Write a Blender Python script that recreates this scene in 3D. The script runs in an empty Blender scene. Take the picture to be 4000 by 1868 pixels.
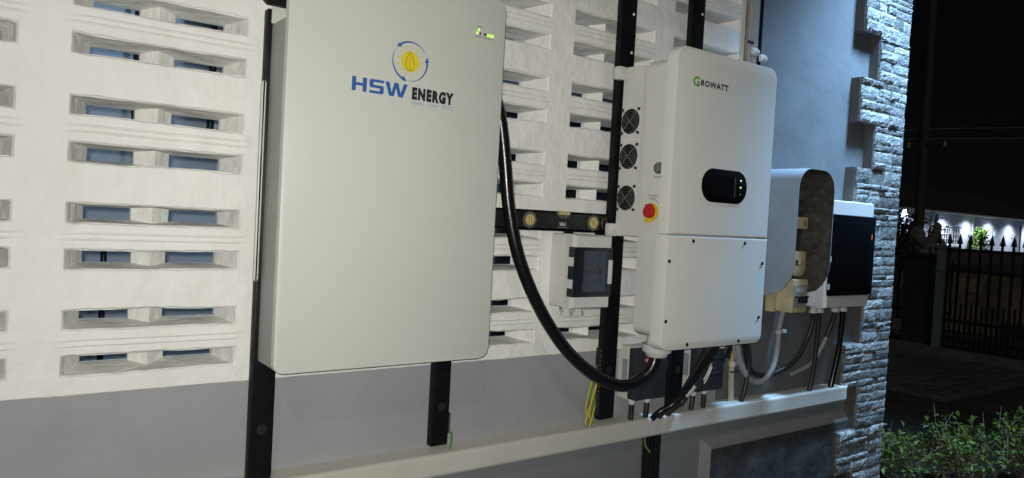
import bpy, math, random
from mathutils import Vector, Matrix, noise

R = math.radians
scene = bpy.context.scene
COL = scene.collection
GROUND = -1.35          # the camera is held 1.35 m above the yard; its height is z = 0

# ------------------------------------------------------------------ camera, sky, light
YAW, PITCH, ROLL = R(36.0956), R(-1.7309), R(3.1136)
fwd = Vector((math.sin(YAW)*math.cos(PITCH), math.cos(YAW)*math.cos(PITCH), math.sin(PITCH)))
r0 = fwd.cross(Vector((0, 0, 1))).normalized()
u0 = r0.cross(fwd)
rgt = math.cos(ROLL)*r0 + math.sin(ROLL)*u0
upv = -math.sin(ROLL)*r0 + math.cos(ROLL)*u0
cam_d = bpy.data.cameras.new('camera')
cam = bpy.data.objects.new('camera', cam_d)
COL.objects.link(cam)
cam.matrix_world = Matrix(((rgt.x, upv.x, -fwd.x, 0), (rgt.y, upv.y, -fwd.y, -1.6),
                           (rgt.z, upv.z, -fwd.z, 0), (0, 0, 0, 1)))
cam_d.sensor_width = 36.0
cam_d.lens = 36.0*2900/4000
cam_d.clip_start = 0.02
cam_d.clip_end = 3000
scene.camera = cam

MOON_EL, MOON_AZ = R(38), R(215)
world = bpy.data.worlds.new('World')
scene.world = world
world.use_nodes = True
wn = world.node_tree
bg = wn.nodes['Background']
sky = wn.nodes.new('ShaderNodeTexSky')
sky.sky_type = 'NISHITA'
sky.sun_disc = False
sky.sun_elevation = MOON_EL
sky.sun_rotation = MOON_AZ
wn.links.new(sky.outputs[0], bg.inputs[0])
bg.inputs[1].default_value = 0.00034

sun_d = bpy.data.lights.new('moon', 'SUN')
sun_d.energy = 0.18
sun_d.angle = R(0.5)
sun_d.color = (1.0, 0.96, 0.85)
sun = bpy.data.objects.new('moon', sun_d)
COL.objects.link(sun)
sd = Vector((math.sin(MOON_AZ)*math.cos(MOON_EL), math.cos(MOON_AZ)*math.cos(MOON_EL), math.sin(MOON_EL)))
sun.rotation_euler = (-sd).to_track_quat('-Z', 'Y').to_euler()

# the phone's own LED flash, a small disc beside the lens
fl_d = bpy.data.lights.new('phone_flash', 'AREA')
fl_d.shape = 'DISK'
fl_d.size = 0.02
fl_d.energy = 25.2
fl_d.color = (1.0, 0.985, 0.93)
fl = bpy.data.objects.new('phone_flash', fl_d)
COL.objects.link(fl)
fl.location = Vector((0, -1.6, 0)) - rgt*0.012 + upv*0.02 - fwd*0.01
fl.rotation_euler = (fwd + rgt*0.12).to_track_quat('-Z', 'Y').to_euler()

scene.view_settings.view_transform = 'Standard'
scene.view_settings.look = 'None'
scene.view_settings.exposure = 0.0
scene.view_settings.gamma = 1.0
scene.view_settings.use_curve_mapping = False

# ------------------------------------------------------------------ materials
MATS = {}
def mat(name, col, rough=0.5, var=0.0, vscale=8.0, bump=0.0, bscale=120.0, stretch=(1, 1, 1), metal=0.0,
        spec=0.5, trans=0.0, emit=None, estr=0.0, coat=0.0, dirt=None, dscale=3.0, damt=0.0, rand=0.0, ior=1.45, lump=0.0, lscale=14.0, rot=None):
    if name in MATS:
        return MATS[name]
    m = bpy.data.materials.new(name)
    m.use_nodes = True
    nt = m.node_tree
    N, L = nt.nodes, nt.links
    b = N['Principled BSDF']
    b.inputs['Base Color'].default_value = (*col, 1)
    b.inputs['Roughness'].default_value = rough
    b.inputs['Metallic'].default_value = metal
    b.inputs['Specular IOR Level'].default_value = spec
    b.inputs['Transmission Weight'].default_value = trans
    b.inputs['Coat Weight'].default_value = coat
    b.inputs['IOR'].default_value = ior
    if emit:
        b.inputs['Emission Color'].default_value = (*emit, 1)
        b.inputs['Emission Strength'].default_value = estr
    tc = N.new('ShaderNodeTexCoord')
    mp = N.new('ShaderNodeMapping')
    mp.inputs['Scale'].default_value = stretch
    if rot: mp.inputs['Rotation'].default_value = rot
    geo = N.new('ShaderNodeNewGeometry')
    L.new(geo.outputs['Position'], mp.inputs[0])
    out = None
    if var > 0:
        nz = N.new('ShaderNodeTexNoise')
        nz.inputs['Scale'].default_value = vscale
        nz.inputs['Detail'].default_value = 6
        L.new(mp.outputs[0], nz.inputs['Vector'])
        mr = N.new('ShaderNodeMapRange')
        mr.inputs[1].default_value = 0.3; mr.inputs[2].default_value = 0.7
        mr.inputs[3].default_value = 1-var; mr.inputs[4].default_value = 1+var
        L.new(nz.outputs[0], mr.inputs[0])
        mx = N.new('ShaderNodeMix'); mx.data_type = 'RGBA'; mx.blend_type = 'MULTIPLY'
        mx.inputs[0].default_value = 1
        mx.inputs[6].default_value = (*col, 1)
        L.new(mr.outputs[0], mx.inputs[7])
        out = mx.outputs[2]
        mr2 = N.new('ShaderNodeMapRange')
        mr2.inputs[3].default_value = max(0.02, rough-0.08); mr2.inputs[4].default_value = min(1, rough+0.08)
        L.new(nz.outputs[0], mr2.inputs[0])
        L.new(mr2.outputs[0], b.inputs['Roughness'])
    if dirt:
        nz2 = N.new('ShaderNodeTexNoise')
        nz2.inputs['Scale'].default_value = dscale
        nz2.inputs['Detail'].default_value = 9
        nz2.inputs['Roughness'].default_value = 0.65
        L.new(mp.outputs[0], nz2.inputs['Vector'])
        rp = N.new('ShaderNodeMapRange')
        rp.inputs[1].default_value = 0.46; rp.inputs[2].default_value = 0.66
        rp.inputs[3].default_value = 0; rp.inputs[4].default_value = damt
        L.new(nz2.outputs[0], rp.inputs[0])
        mx2 = N.new('ShaderNodeMix'); mx2.data_type = 'RGBA'
        L.new(rp.outputs[0], mx2.inputs[0])
        if out: L.new(out, mx2.inputs[6])
        else: mx2.inputs[6].default_value = (*col, 1)
        mx2.inputs[7].default_value = (*dirt, 1)
        out = mx2.outputs[2]
    if rand > 0:
        oi = N.new('ShaderNodeObjectInfo')
        mr3 = N.new('ShaderNodeMapRange')
        mr3.inputs[3].default_value = 1-rand; mr3.inputs[4].default_value = 1+rand
        L.new(oi.outputs['Random'], mr3.inputs[0])
        mx3 = N.new('ShaderNodeMix'); mx3.data_type = 'RGBA'; mx3.blend_type = 'MULTIPLY'
        mx3.inputs[0].default_value = 1
        if out: L.new(out, mx3.inputs[6])
        else: mx3.inputs[6].default_value = (*col, 1)
        L.new(mr3.outputs[0], mx3.inputs[7])
        out = mx3.outputs[2]
    if out:
        L.new(out, b.inputs['Base Color'])
    if bump > 0:
        nb = N.new('ShaderNodeTexNoise')
        nb.inputs['Scale'].default_value = bscale
        nb.inputs['Detail'].default_value = 5
        L.new(mp.outputs[0], nb.inputs['Vector'])
        bp = N.new('ShaderNodeBump')
        bp.inputs['Strength'].default_value = bump
        bp.inputs['Distance'].default_value = 0.004
        L.new(nb.outputs[0], bp.inputs['Height'])
        L.new(bp.outputs[0], b.inputs['Normal'])
        if lump > 0:
            nl = N.new('ShaderNodeTexNoise')
            nl.inputs['Scale'].default_value = lscale
            nl.inputs['Detail'].default_value = 3
            L.new(geo.outputs['Position'], nl.inputs['Vector'])
            bl_ = N.new('ShaderNodeBump')
            bl_.inputs['Strength'].default_value = lump
            bl_.inputs['Distance'].default_value = 0.02
            L.new(nl.outputs[0], bl_.inputs['Height'])
            L.new(bl_.outputs[0], bp.inputs['Normal'])
    MATS[name] = m
    return m

white_render = mat('white_render', (0.78, 0.775, 0.74), 0.75, 0.035, 5, 0.42, 75, (1, 1, 0.55), dirt=(0.60, 0.575, 0.51), dscale=11, damt=0.22, spec=0.3, lump=0.45, lscale=16)
grey_paint = mat('grey_paint', (0.315, 0.32, 0.33), 0.5, 0.03, 5, 0.12, 60, dirt=(0.27, 0.275, 0.285), dscale=6, damt=0.45, spec=0.3, lump=0.3, lscale=7)
plain_paint = mat('plain_wall_paint', (0.130, 0.136, 0.140), 0.5, 0.05, 4, 0.2, 45, dirt=(0.10, 0.105, 0.108), dscale=5, damt=0.45, spec=0.35, lump=0.3, lscale=6)
lower_paint = mat('lower_paint', (0.20, 0.21, 0.215), 0.5, 0.04, 6, 0.12, 70, dirt=(0.2, 0.205, 0.21), dscale=9, damt=0.3, spec=0.4)
blue_paint = mat('blue_grey_paint', (0.32, 0.37, 0.45), 0.6, 0.05, 3, 0.1, 60)
ledge_paint = mat('ledge_paint', (0.52, 0.51, 0.455), 0.6, 0.06, 7, 0.12, 80, dirt=(0.42, 0.40, 0.35), dscale=14, damt=0.3)
mortar_m = mat('mortar', (0.085, 0.078, 0.072), 0.9, 0.15, 30, 0.3, 200)
stone_m = mat('stone_cladding', (0.215, 0.212, 0.198), 0.8, 0.6, 60, 1.0, 80, (1.0, 1, 3.4), dirt=(0.05, 0.058, 0.058), dscale=28, damt=0.9, rand=0.45, rot=(0, R(-38), 0))
slate_m = mat('slate_tile', (0.034, 0.035, 0.033), 0.65, 0.3, 9, 0.9, 18, dirt=(0.07, 0.072, 0.068), dscale=12, damt=0.6, lump=0.6, lscale=11)
grout_m = mat('grout', (0.26, 0.255, 0.24), 0.85, 0.1, 40)
trim_m = mat('panel_trim', (0.23, 0.235, 0.235), 0.7, 0.08, 20, 0.15, 120)
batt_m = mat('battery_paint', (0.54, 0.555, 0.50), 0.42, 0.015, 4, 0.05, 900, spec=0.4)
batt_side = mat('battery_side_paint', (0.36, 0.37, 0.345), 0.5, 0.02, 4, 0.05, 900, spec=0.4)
inv_m = mat('inverter_paint', (0.60, 0.60, 0.565), 0.45, 0.015, 4, 0.05, 700, spec=0.4)
inv_cover = mat('inverter_cover_paint', (0.64, 0.64, 0.59), 0.42, 0.015, 4, 0.05, 700, spec=0.4)
black_steel = mat('black_steel', (0.006, 0.0065, 0.0065), 0.42, 0.2, 30, 0.05, 200, spec=0.25)
black_plastic = mat('black_plastic', (0.012, 0.013, 0.014), 0.35, 0.1, 40)
black_rubber = mat('black_rubber', (0.006, 0.006, 0.0065), 0.26, 0.1, 60, 0.05, 300, spec=0.55)
dark_cable = mat('dark_cable', (0.022, 0.022, 0.022), 0.42, 0.15, 60)
void_m = mat('void_black', (0.003, 0.003, 0.0035), 0.7, 0.1, 50, spec=0.05)
white_plastic = mat('white_plastic', (0.58, 0.58, 0.55), 0.4, 0.03, 20, 0.04, 500)
grey_plastic = mat('grey_plastic', (0.40, 0.41, 0.41), 0.45, 0.03, 20)
conduit_m = mat('grey_conduit', (0.30, 0.31, 0.31), 0.5, 0.08, 40)
charcoal_m = mat('charcoal_plastic', (0.030, 0.036, 0.040), 0.45, 0.08, 30)
blue_glass = mat('smoked_cover', (0.009, 0.013, 0.018), 0.25, 0.05, 20, spec=0.6)
smoke_pane = mat('smoked_pane', (0.26, 0.33, 0.42), 0.06, 0.02, 20, trans=0.85, spec=0.5, ior=1.2)
smoke_dark = mat('smoked_door', (0.035, 0.04, 0.045), 0.08, 0.02, 20, trans=0.9, spec=0.6, ior=1.2)
chrome_m = mat('steel', (0.55, 0.55, 0.54), 0.3, 0.05, 80, metal=1.0)
wire_m = mat('grille_wire', (0.20, 0.20, 0.18), 0.4, 0.05, 80, metal=0.2)
screw_m = mat('dark_screw', (0.03, 0.03, 0.032), 0.4, 0.1, 80, metal=0.4)
brass_m = mat('brass', (0.45, 0.36, 0.16), 0.35, 0.1, 80, metal=0.9)
blue_ink = mat('blue_ink', (0.028, 0.10, 0.33), 0.5, 0.03, 60)
pale_ink = mat('pale_blue_ink', (0.20, 0.32, 0.50), 0.5, 0.03, 60)
black_ink = mat('black_ink', (0.018, 0.020, 0.020), 0.5, 0.03, 60)
grey_ink = mat('grey_ink', (0.16, 0.16, 0.16), 0.5, 0.03, 60)
green_ink = mat('green_ink', (0.13, 0.34, 0.02), 0.5, 0.03, 60)
yellow_ink = mat('yellow_ink', (0.66, 0.53, 0.02), 0.5, 0.06, 120)
ochre_ink = mat('ochre_ink', (0.62, 0.46, 0.07), 0.5, 0.06, 120)
olive_ink = mat('olive_ink', (0.20, 0.22, 0.03), 0.5, 0.03, 60)
red_plastic = mat('red_plastic', (0.42, 0.010, 0.012), 0.35, 0.05, 40)
red_label = mat('red_label', (0.35, 0.015, 0.02), 0.5, 0.05, 40)
white_ink = mat('white_ink', (0.75, 0.75, 0.75), 0.5, 0.03, 60)
yellow_plastic = mat('yellow_plastic', (0.62, 0.47, 0.02), 0.4, 0.05, 40)
led_green = mat('green_led', (0.3, 0.8, 0.05), 0.4, emit=(0.42, 1.0, 0.05), estr=1.3)
led_pale = mat('pale_led', (0.6, 0.8, 0.3), 0.4, emit=(0.75, 1.0, 0.35), estr=0.7)
glint_orange = mat('glint_glow', (0.8, 0.2, 0.05), 0.4, emit=(1.0, 0.16, 0.03), estr=0.9)  # glow stands in for a reflection on the breaker door, no lamp
amber_vial = mat('amber_vial', (0.50, 0.42, 0.20), 0.25, 0.1, 80, coat=0.5)
vial_frame = mat('vial_frame', (0.10, 0.10, 0.075), 0.4, 0.1, 60)
hood_m = mat('galvanised_grey', (0.25, 0.275, 0.30), 0.5, 0.08, 14, 0.08, 120, dirt=(0.21, 0.22, 0.23), dscale=20, damt=0.4)
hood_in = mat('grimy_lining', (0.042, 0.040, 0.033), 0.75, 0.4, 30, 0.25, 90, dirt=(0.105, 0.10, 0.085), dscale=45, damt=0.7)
beige_m = mat('aged_beige', (0.50, 0.43, 0.26), 0.55, 0.12, 18, 0.06, 120, dirt=(0.30, 0.24, 0.14), dscale=16, damt=0.4)
wood_m = mat('brown_board', (0.20, 0.12, 0.06), 0.7, 0.25, 20, 0.2, 60, (1, 1, 0.2))
yg_yellow = mat('earth_wire_yellow', (0.50, 0.42, 0.06), 0.45, 0.1, 60)
yg_green = mat('earth_wire_green', (0.10, 0.20, 0.05), 0.45, 0.1, 60)
dirt_m = mat('yard_soil', (0.045, 0.047, 0.045), 0.95, 0.35, 3, 0.7, 25, dirt=(0.08, 0.08, 0.07), dscale=12, damt=0.5)
paver_m = mat('paver', (0.085, 0.09, 0.085), 0.85, 0.2, 10, 0.4, 60, rand=0.2)
kerb_m = mat('kerb_concrete', (0.12, 0.12, 0.115), 0.9, 0.2, 10, 0.4, 60)
iron_m = mat('fence_iron', (0.012, 0.012, 0.013), 0.5, 0.2, 40)
brick_m = mat('old_block', (0.24, 0.20, 0.13), 0.9, 0.25, 10, 0.5, 40, rand=0.3)
leaf_m = mat('shrub_leaf', (0.10, 0.145, 0.022), 0.5, 0.75, 9, spec=0.4)
leaf_dark = mat('tree_leaf', (0.05, 0.075, 0.03), 0.6, 0.3, 14)
palm_m = mat('garden_leaf', (0.12, 0.22, 0.03), 0.5, 0.3, 3)
stem_m = mat('stem', (0.16, 0.13, 0.08), 0.8, 0.2, 30)
spike_m = mat('flower_spike', (0.20, 0.17, 0.13), 0.8, 0.2, 60)
facade_m = mat('far_facade', (0.55, 0.57, 0.66), 0.8, 0.04, 1)
far_white = mat('far_white', (0.75, 0.76, 0.8), 0.6, 0.02, 2)
far_dark = mat('far_dark', (0.02, 0.022, 0.028), 0.4, 0.1, 2)
far_brown = mat('far_brown', (0.14, 0.09, 0.07), 0.6, 0.1, 2)
roof_m = mat('far_roof', (0.05, 0.05, 0.05), 0.8, 0.1, 3)
pole_m = mat('pole_wood', (0.06, 0.065, 0.06), 0.85, 0.2, 6, 0.3, 40)
statue_m = mat('statue_stone', (0.15, 0.15, 0.145), 0.9, 0.25, 10, 0.3, 40)
pillar_m = mat('gate_pillar_stone', (0.02, 0.022, 0.025), 0.8, 0.2, 8, 0.3, 40)
post_m = mat('gate_post_paint', (0.16, 0.20, 0.24), 0.6, 0.1, 8)
stool_m = mat('stool_plastic', (0.30, 0.31, 0.30), 0.5, 0.05, 8)
soffit_m = mat('soffit_paint', (0.6, 0.6, 0.58), 0.7, 0.03, 3)
lens_m = mat('lamp_lens', (0.9, 0.92, 1.0), 0.4, emit=(0.8, 0.9, 1.0), estr=8.0)
lens_far = mat('far_lamp_lens', (0.9, 0.92, 1.0), 0.4, emit=(0.85, 0.93, 1.0), estr=14.0)

# ------------------------------------------------------------------ helpers
class MB:
    def __init__(s):
        s.v, s.f = [], []
    def add(s, v, f):
        n = len(s.v)
        s.v += [tuple(p) for p in v]
        s.f += [tuple(i+n for i in q) for q in f]
        return s
    def box(s, x0, x1, y0, y1, z0, z1, b=0.0):
        if b > 0:
            return s.rbox(x0, x1, y0, y1, z0, z1, b, b, 2)
        v = [(x0, y0, z0), (x1, y0, z0), (x1, y1, z0), (x0, y1, z0), (x0, y0, z1), (x1, y0, z1), (x1, y1, z1), (x0, y1, z1)]
        return s.add(v, [(0, 3, 2, 1), (4, 5, 6, 7), (0, 1, 5, 4), (1, 2, 6, 5), (2, 3, 7, 6), (3, 0, 4, 7)])
    def rbox(s, x0, x1, yf, yb, z0, z1, r=0.02, b=0.003, seg=6, back_b=0.0):
        """rounded rectangle in XZ, drawn from the front yf (towards the camera) to the back yb, front edge bevelled by b"""
        if isinstance(r, (int, float)): r = (r, r, r, r)
        def loop(i, y):
            X0, X1, Z0, Z1 = x0+i, x1-i, z0+i, z1-i
            rr = [max(q-i, 0.0) for q in r]           # bl, br, tr, tl
            pts = []
            for (cx, cz, a0, q) in ((X0+rr[0], Z0+rr[0], 180, rr[0]), (X1-rr[1], Z0+rr[1], 270, rr[1]),
                                    (X1-rr[2], Z1-rr[2], 0, rr[2]), (X0+rr[3], Z1-rr[3], 90, rr[3])):
                for k in range(seg+1):
                    a = R(a0+90*k/seg)
                    pts.append((cx+q*math.cos(a), y, cz+q*math.sin(a)))
            return pts
        loops = []
        if b > 0:
            loops += [loop(b, yf), loop(b*0.3, yf+b*0.3), loop(0, yf+b)]
        else:
            loops += [loop(0, yf)]
        if back_b > 0:
            loops += [loop(0, yb-back_b), loop(back_b, yb)]
        else:
            loops += [loop(0, yb)]
        return s.loft(loops, True)
    def loft(s, loops, caps=True):
        n = len(loops[0]); v = []; f = []
        for l in loops: v += l
        for k in range(len(loops)-1):
            for i in range(n):
                j = (i+1) % n
                f.append((k*n+i, k*n+j, (k+1)*n+j, (k+1)*n+i))
        if caps:
            f.append(tuple(range(n-1, -1, -1)))
            f.append(tuple((len(loops)-1)*n+i for i in range(n)))
        return s.add(v, f)
    def cyl(s, c, axis, r, h, n=20, r2=None):
        """from centre c along unit axis for h"""
        a = Vector(axis).normalized()
        t = a.orthogonal().normalized(); w = a.cross(t)
        c = Vector(c); r2 = r if r2 is None else r2
        l0 = [c + (t*math.cos(2*math.pi*i/n)+w*math.sin(2*math.pi*i/n))*r for i in range(n)]
        l1 = [c + a*h + (t*math.cos(2*math.pi*i/n)+w*math.sin(2*math.pi*i/n))*r2 for i in range(n)]
        return s.loft([[tuple(p) for p in l0], [tuple(p) for p in l1]])
    def tube(s, pts, r, n=10, closed=False, smooth=8):
        P = [Vector(p) for p in pts]
        if smooth > 1 and len(P) > 2:
            Q = []
            for i in range(len(P)-1):
                p0 = P[i-1] if i > 0 else P[i]*2-P[i+1]
                p1, p2 = P[i], P[i+1]
                p3 = P[i+2] if i+2 < len(P) else P[i+1]*2-P[i]
                for k in range(smooth):
                    t = k/smooth
                    Q.append(0.5*((2*p1)+(p2-p0)*t+(2*p0-5*p1+4*p2-p3)*t*t+(3*p1-p0-3*p2+p3)*t**3))
            Q.append(P[-1]); P = Q
        loops = []
        m = len(P)
        t0 = (P[1]-P[0]).normalized()
        nrm = t0.orthogonal().normalized()
        for i in range(m):
            a = P[(i+1) % m] if (closed or i+1 < m) else P[i]
            b = P[i-1] if (closed or i > 0) else P[i]
            t = (a-b).normalized()
            nrm = (nrm - t*nrm.dot(t)).normalized()
            w = t.cross(nrm)
            rr = r[i*(len(r)-1)//(m-1)] if isinstance(r, (list, tuple)) else r
            loops.append([tuple(P[i]+(nrm*math.cos(2*math.pi*k/n)+w*math.sin(2*math.pi*k/n))*rr) for k in range(n)])
        if closed:
            loops.append(loops[0])
            return s.loft(loops, False)
        return s.loft(loops, True)
    def poly_y(s, pts, yf, yb):
        """outline of (x, z) points as a plate from yf to yb"""
        return s.loft([[(x, yf, z) for x, z in pts], [(x, yb, z) for x, z in pts]])
    def mesh(s, name, off=(0, 0, 0), smooth=None):
        me = bpy.data.meshes.new(name)
        o = Vector(off)
        me.from_pydata([tuple(Vector(p)-o) for p in s.v], [], s.f)
        import bmesh as _b
        bm = _b.new(); bm.from_mesh(me)
        _b.ops.recalc_face_normals(bm, faces=bm.faces)
        bm.to_mesh(me); bm.free()
        if smooth:
            me.polygons.foreach_set('use_smooth', [True]*len(me.polygons))
            me.set_sharp_from_angle(angle=R(smooth))
        me.update()
        return me

WLOC = {}
def thing(name, label, cat, base, group=None):
    o = bpy.data.objects.new(name, None)
    o.empty_display_size = 0.1
    COL.objects.link(o)
    o.location = base
    WLOC[o.name] = Vector(base)
    o['label'] = label; o['category'] = cat
    if group: o['group'] = group
    return o
def part(name, mb, m, parent=None, smooth=None, kind=None, label=None):
    off = WLOC[parent.name] if parent is not None else Vector((0, 0, 0))
    me = mb if isinstance(mb, bpy.types.Mesh) else mb.mesh(name, off, smooth)
    me.materials.append(m)
    o = bpy.data.objects.new(name, me)
    COL.objects.link(o)
    o.parent = parent
    WLOC[o.name] = Vector(off)
    if kind: o['kind'] = kind
    if label: o['label'] = label
    return o
def solo(name, mb, m, label, cat, smooth=None, group=None):
    """a thing that is a single mesh, origin at its lowest middle"""
    xs = [p[0] for p in mb.v]; ys = [p[1] for p in mb.v]; zs = [p[2] for p in mb.v]
    base = Vector(((min(xs)+max(xs))/2, (min(ys)+max(ys))/2, min(zs)))
    me = mb.mesh(name, base, smooth)
    me.materials.append(m)
    o = bpy.data.objects.new(name, me)
    COL.objects.link(o); o.location = base
    WLOC[o.name] = base
    o['label'] = label; o['category'] = cat
    if group: o['group'] = group
    return o
def structure(name, mb, m, smooth=None):
    o = part(name, mb, m, None, smooth)
    o['kind'] = 'structure'
    return o
def child_piece(name, me, parent, loc, scale=(1, 1, 1), rot=(0, 0, 0)):
    """a piece that shares its mesh with alike pieces; loc in world metres"""
    o = bpy.data.objects.new(name, me)
    COL.objects.link(o)
    o.parent = parent
    o.location = Vector(loc)-WLOC[parent.name]
    o.scale = scale
    o.rotation_euler = rot
    return o
def glyphs(body, size, offset=0.0, xs=1.0, shear=0.0, spacing=1.0):
    cu = bpy.data.curves.new('type', 'FONT')
    cu.body = body; cu.size = size; cu.offset = offset; cu.shear = shear
    cu.space_character = spacing
    cu.resolution_u = 3
    ob = bpy.data.objects.new('type', cu)
    COL.objects.link(ob)
    dg = bpy.context.evaluated_depsgraph_get()
    me = bpy.data.meshes.new_from_object(ob.evaluated_get(dg))
    v = [(p.co.x*xs, p.co.y) for p in me.vertices]
    f = [tuple(p.vertices) for p in me.polygons]
    bpy.data.objects.remove(ob); bpy.data.curves.remove(cu); bpy.data.meshes.remove(me)
    return v, f
def text_front(body, x0, x1, z0, z1, y, m, parent, offset=0.0, shear=0.0, spacing=1.0, name='lettering', side=None):
    """lettering fitted to the box x0..x1, z0..z1 on a plane facing -Y (or, with side = X, on a face looking towards -X, x = Y)"""
    v, f = glyphs(body, 1.0, offset, 1.0, shear, spacing)
    ax, bx = min(p[0] for p in v), max(p[0] for p in v)
    az, bz = min(p[1] for p in v), max(p[1] for p in v)
    mb = MB()
    w = []
    for p in v:
        a = x0+(p[0]-ax)/(bx-ax)*(x1-x0); b = z0+(p[1]-az)/(bz-az)*(z1-z0)
        w.append((a, y, b) if side is None else (side, a, b))
    mb.add(w, f)
    return part(name, mb, m, parent)

# ------------------------------------------------------------------ the setting
rnd = random.Random(7)
g = MB(); g.add([(-400, -400, GROUND), (900, -400, GROUND), (900, 900, GROUND), (-400, 900, GROUND)], [(0, 1, 2, 3)])
ground = structure('ground', g, dirt_m)

# ------------------------------------------------------------------ the house
house = thing('house', 'white and grey house wall with slotted vent blocks and stone-clad corner', 'house', (1.0, 0.0, GROUND))
PX, PZ, BW, BH = 0.0995, -0.380, 0.4013, 0.2015
COLS, ROWS = range(-3, 5), range(0, 6)
ZTOP = PZ+6*BH
XW = PX+5*BW                                   # right end of the white wall

def vent_block(seed):
    """one vent block, local origin at its lower left front corner: two funnel slots, each split by a wedge pier, a raised double line between"""
    q = random.Random(seed)
    mb = MB(); T = 0.10
    sx0, sx1 = 0.0405, 0.3605
    bands = []
    slots = [(0.034, 0.0745), (0.1205, 0.161)]
    ns = 20
    edges = []
    for z0, z1 in slots:
        def line(z, amp):
            a = q.uniform(-0.0022, 0.0022); c = q.uniform(0.5, 1.3)
            return [z + a*math.sin(c*6.28*i/ns) + q.uniform(-amp, amp) for i in range(ns+1)]
        edges.append((line(z0-0.001, 0.0011), line(z1+0.001, 0.0011)))
    xs = [sx0+(sx1-sx0)*i/ns for i in range(ns+1)]
    xl = [sx0+q.uniform(-0.002, 0.002) for _ in range(2)]
    xr = [sx1+q.uniform(-0.002, 0.002) for _ in range(2)]
    def quad(a, b, c, d): mb.add([a, b, c, d], [(0, 1, 2, 3)])
    # front face, split round the slots
    quad((0, 0, 0), (sx0, 0, 0), (sx0, 0, BH), (0, 0, BH))
    quad((sx1, 0, 0), (BW, 0, 0), (BW, 0, BH), (sx1, 0, BH))
    def strip(lo, hi):
        for i in range(ns):
            quad((xs[i], 0, lo[i]), (xs[i+1], 0, lo[i+1]), (xs[i+1], 0, hi[i+1]), (xs[i], 0, hi[i]))
    strip([0]*(ns+1), edges[0][0]); strip(edges[0][1], edges[1][0]); strip(edges[1][1], [BH]*(ns+1))
    # raised double line
    for zc in (0.0925, 0.1035):
        w = 0.0032
        x0, x1 = sx0-0.014+q.uniform(-0.006, 0.006), sx1+0.018+q.uniform(-0.006, 0.006)
        n = 10
        for i in range(n):
            xa, xb = x0+(x1-x0)*i/n, x0+(x1-x0)*(i+1)/n
            ha = 0.0025 if i > 0 else 0.0; hb = 0.0025 if i < n-1 else 0.0
            quad((xa, -0.0002, zc-w), (xb, -0.0002, zc-w), (xb, -hb-0.0002, zc), (xa, -ha-0.0002, zc))
            quad((xa, -ha-0.0002, zc), (xb, -hb-0.0002, zc), (xb, -0.0002, zc+w), (xa, -0.0002, zc+w))
    # slots
    D = 0.085
    B = 0.0045
    for k, (z0, z1) in enumerate(slots):
        zi0, zi1 = z0+0.0085+q.uniform(-.001, .001), z1-0.0085+q.uniform(-.001, .001)
        cells = [(sx0+0.040+q.uniform(-.004, .004), sx0+0.126+q.uniform(-.004, .004)), (sx0+0.190+q.uniform(-.004, .004), sx1-0.028+q.uniform(-.004, .004))]
        rx, ry = sx0+0.158+q.uniform(-.003, .003), 0.045
        lo, hi = edges[k]
        zr0, zr1 = z0+(zi0-z0)*ry/D, z1+(zi1-z1)*ry/D
        m = 10
        flo, fhi = lo, hi
        lo = [z_+B*0.75+q.uniform(-.0008, .0008) for z_ in flo]; hi = [z_-B*0.75+q.uniform(-.0008, .0008) for z_ in fhi]
        fx = xs
        xs_ = [min(max(x_, sx0+B*0.8), sx1-B*0.8) for x_ in xs]
        for i in range(ns):
            quad((fx[i], 0, flo[i]), (fx[i+1], 0, flo[i+1]), (xs_[i+1], B, lo[i+1]), (xs_[i], B, lo[i]))
            quad((fx[i], 0, fhi[i]), (fx[i+1], 0, fhi[i+1]), (xs_[i+1], B, hi[i+1]), (xs_[i], B, hi[i]))
        for i in (0, ns):
            quad((fx[i], 0, flo[i]), (fx[i], 0, fhi[i]), (xs_[i], B, hi[i]), (xs_[i], B, lo[i]))
        for (sign, ed, zr, zi) in ((0, lo, zr0, zi0), (1, hi, zr1, zi1)):
            A = [(xs_[i], B, ed[i]) for i in range(ns+1)]
            rp = (rx, ry, zr)
            # left cell
            n0 = len(mb.v)
            mb.add([A[i] for i in range(m+1)] + [rp, (cells[0][1], D, zi), (cells[0][0], D, zi)], [tuple(range(m+4))])
            mb.add([A[i] for i in range(m, ns+1)] + [(cells[1][1], D, zi), (cells[1][0], D, zi), rp], [tuple(range(ns-m+4))])
        quad((xs_[0], B, lo[0]), (cells[0][0], D, zi0), (cells[0][0], D, zi1), (xs_[0], B, hi[0]))
        quad((xs_[-1], B, lo[-1]), (cells[1][1], D, zi0), (cells[1][1], D, zi1), (xs_[-1], B, hi[-1]))
        quad((rx, ry, zr0), (cells[0][1], D, zi0), (cells[0][1], D, zi1), (rx, ry, zr1))
        quad((rx, ry, zr0), (cells[1][0], D, zi0), (cells[1][0], D, zi1), (rx, ry, zr1))
        for c0, c1 in cells:
            for (a, b) in (((c0, zi0), (c1, zi0)), ((c1, zi0), (c1, zi1)), ((c1, zi1), (c0, zi1)), ((c0, zi1), (c0, zi0))):
                quad((a[0], D, a[1]), (b[0], D, b[1]), (b[0], T, b[1]), (a[0], T, a[1]))
        # back face round the cells
        zl, zh = (0, 0.0975) if k == 0 else (0.0975, BH)
        X = [0, cells[0][0], cells[0][1], cells[1][0], cells[1][1], BW]
        for i in range(5):
            if i in (1, 3):
                quad((X[i], T, zl), (X[i+1], T, zl), (X[i+1], T, zi0), (X[i], T, zi0))
                quad((X[i], T, zi1), (X[i+1], T, zi1), (X[i+1], T, zh), (X[i], T, zh))
            else:
                quad((X[i], T, zl), (X[i+1], T, zl), (X[i+1], T, zh), (X[i], T, zh))
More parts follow.
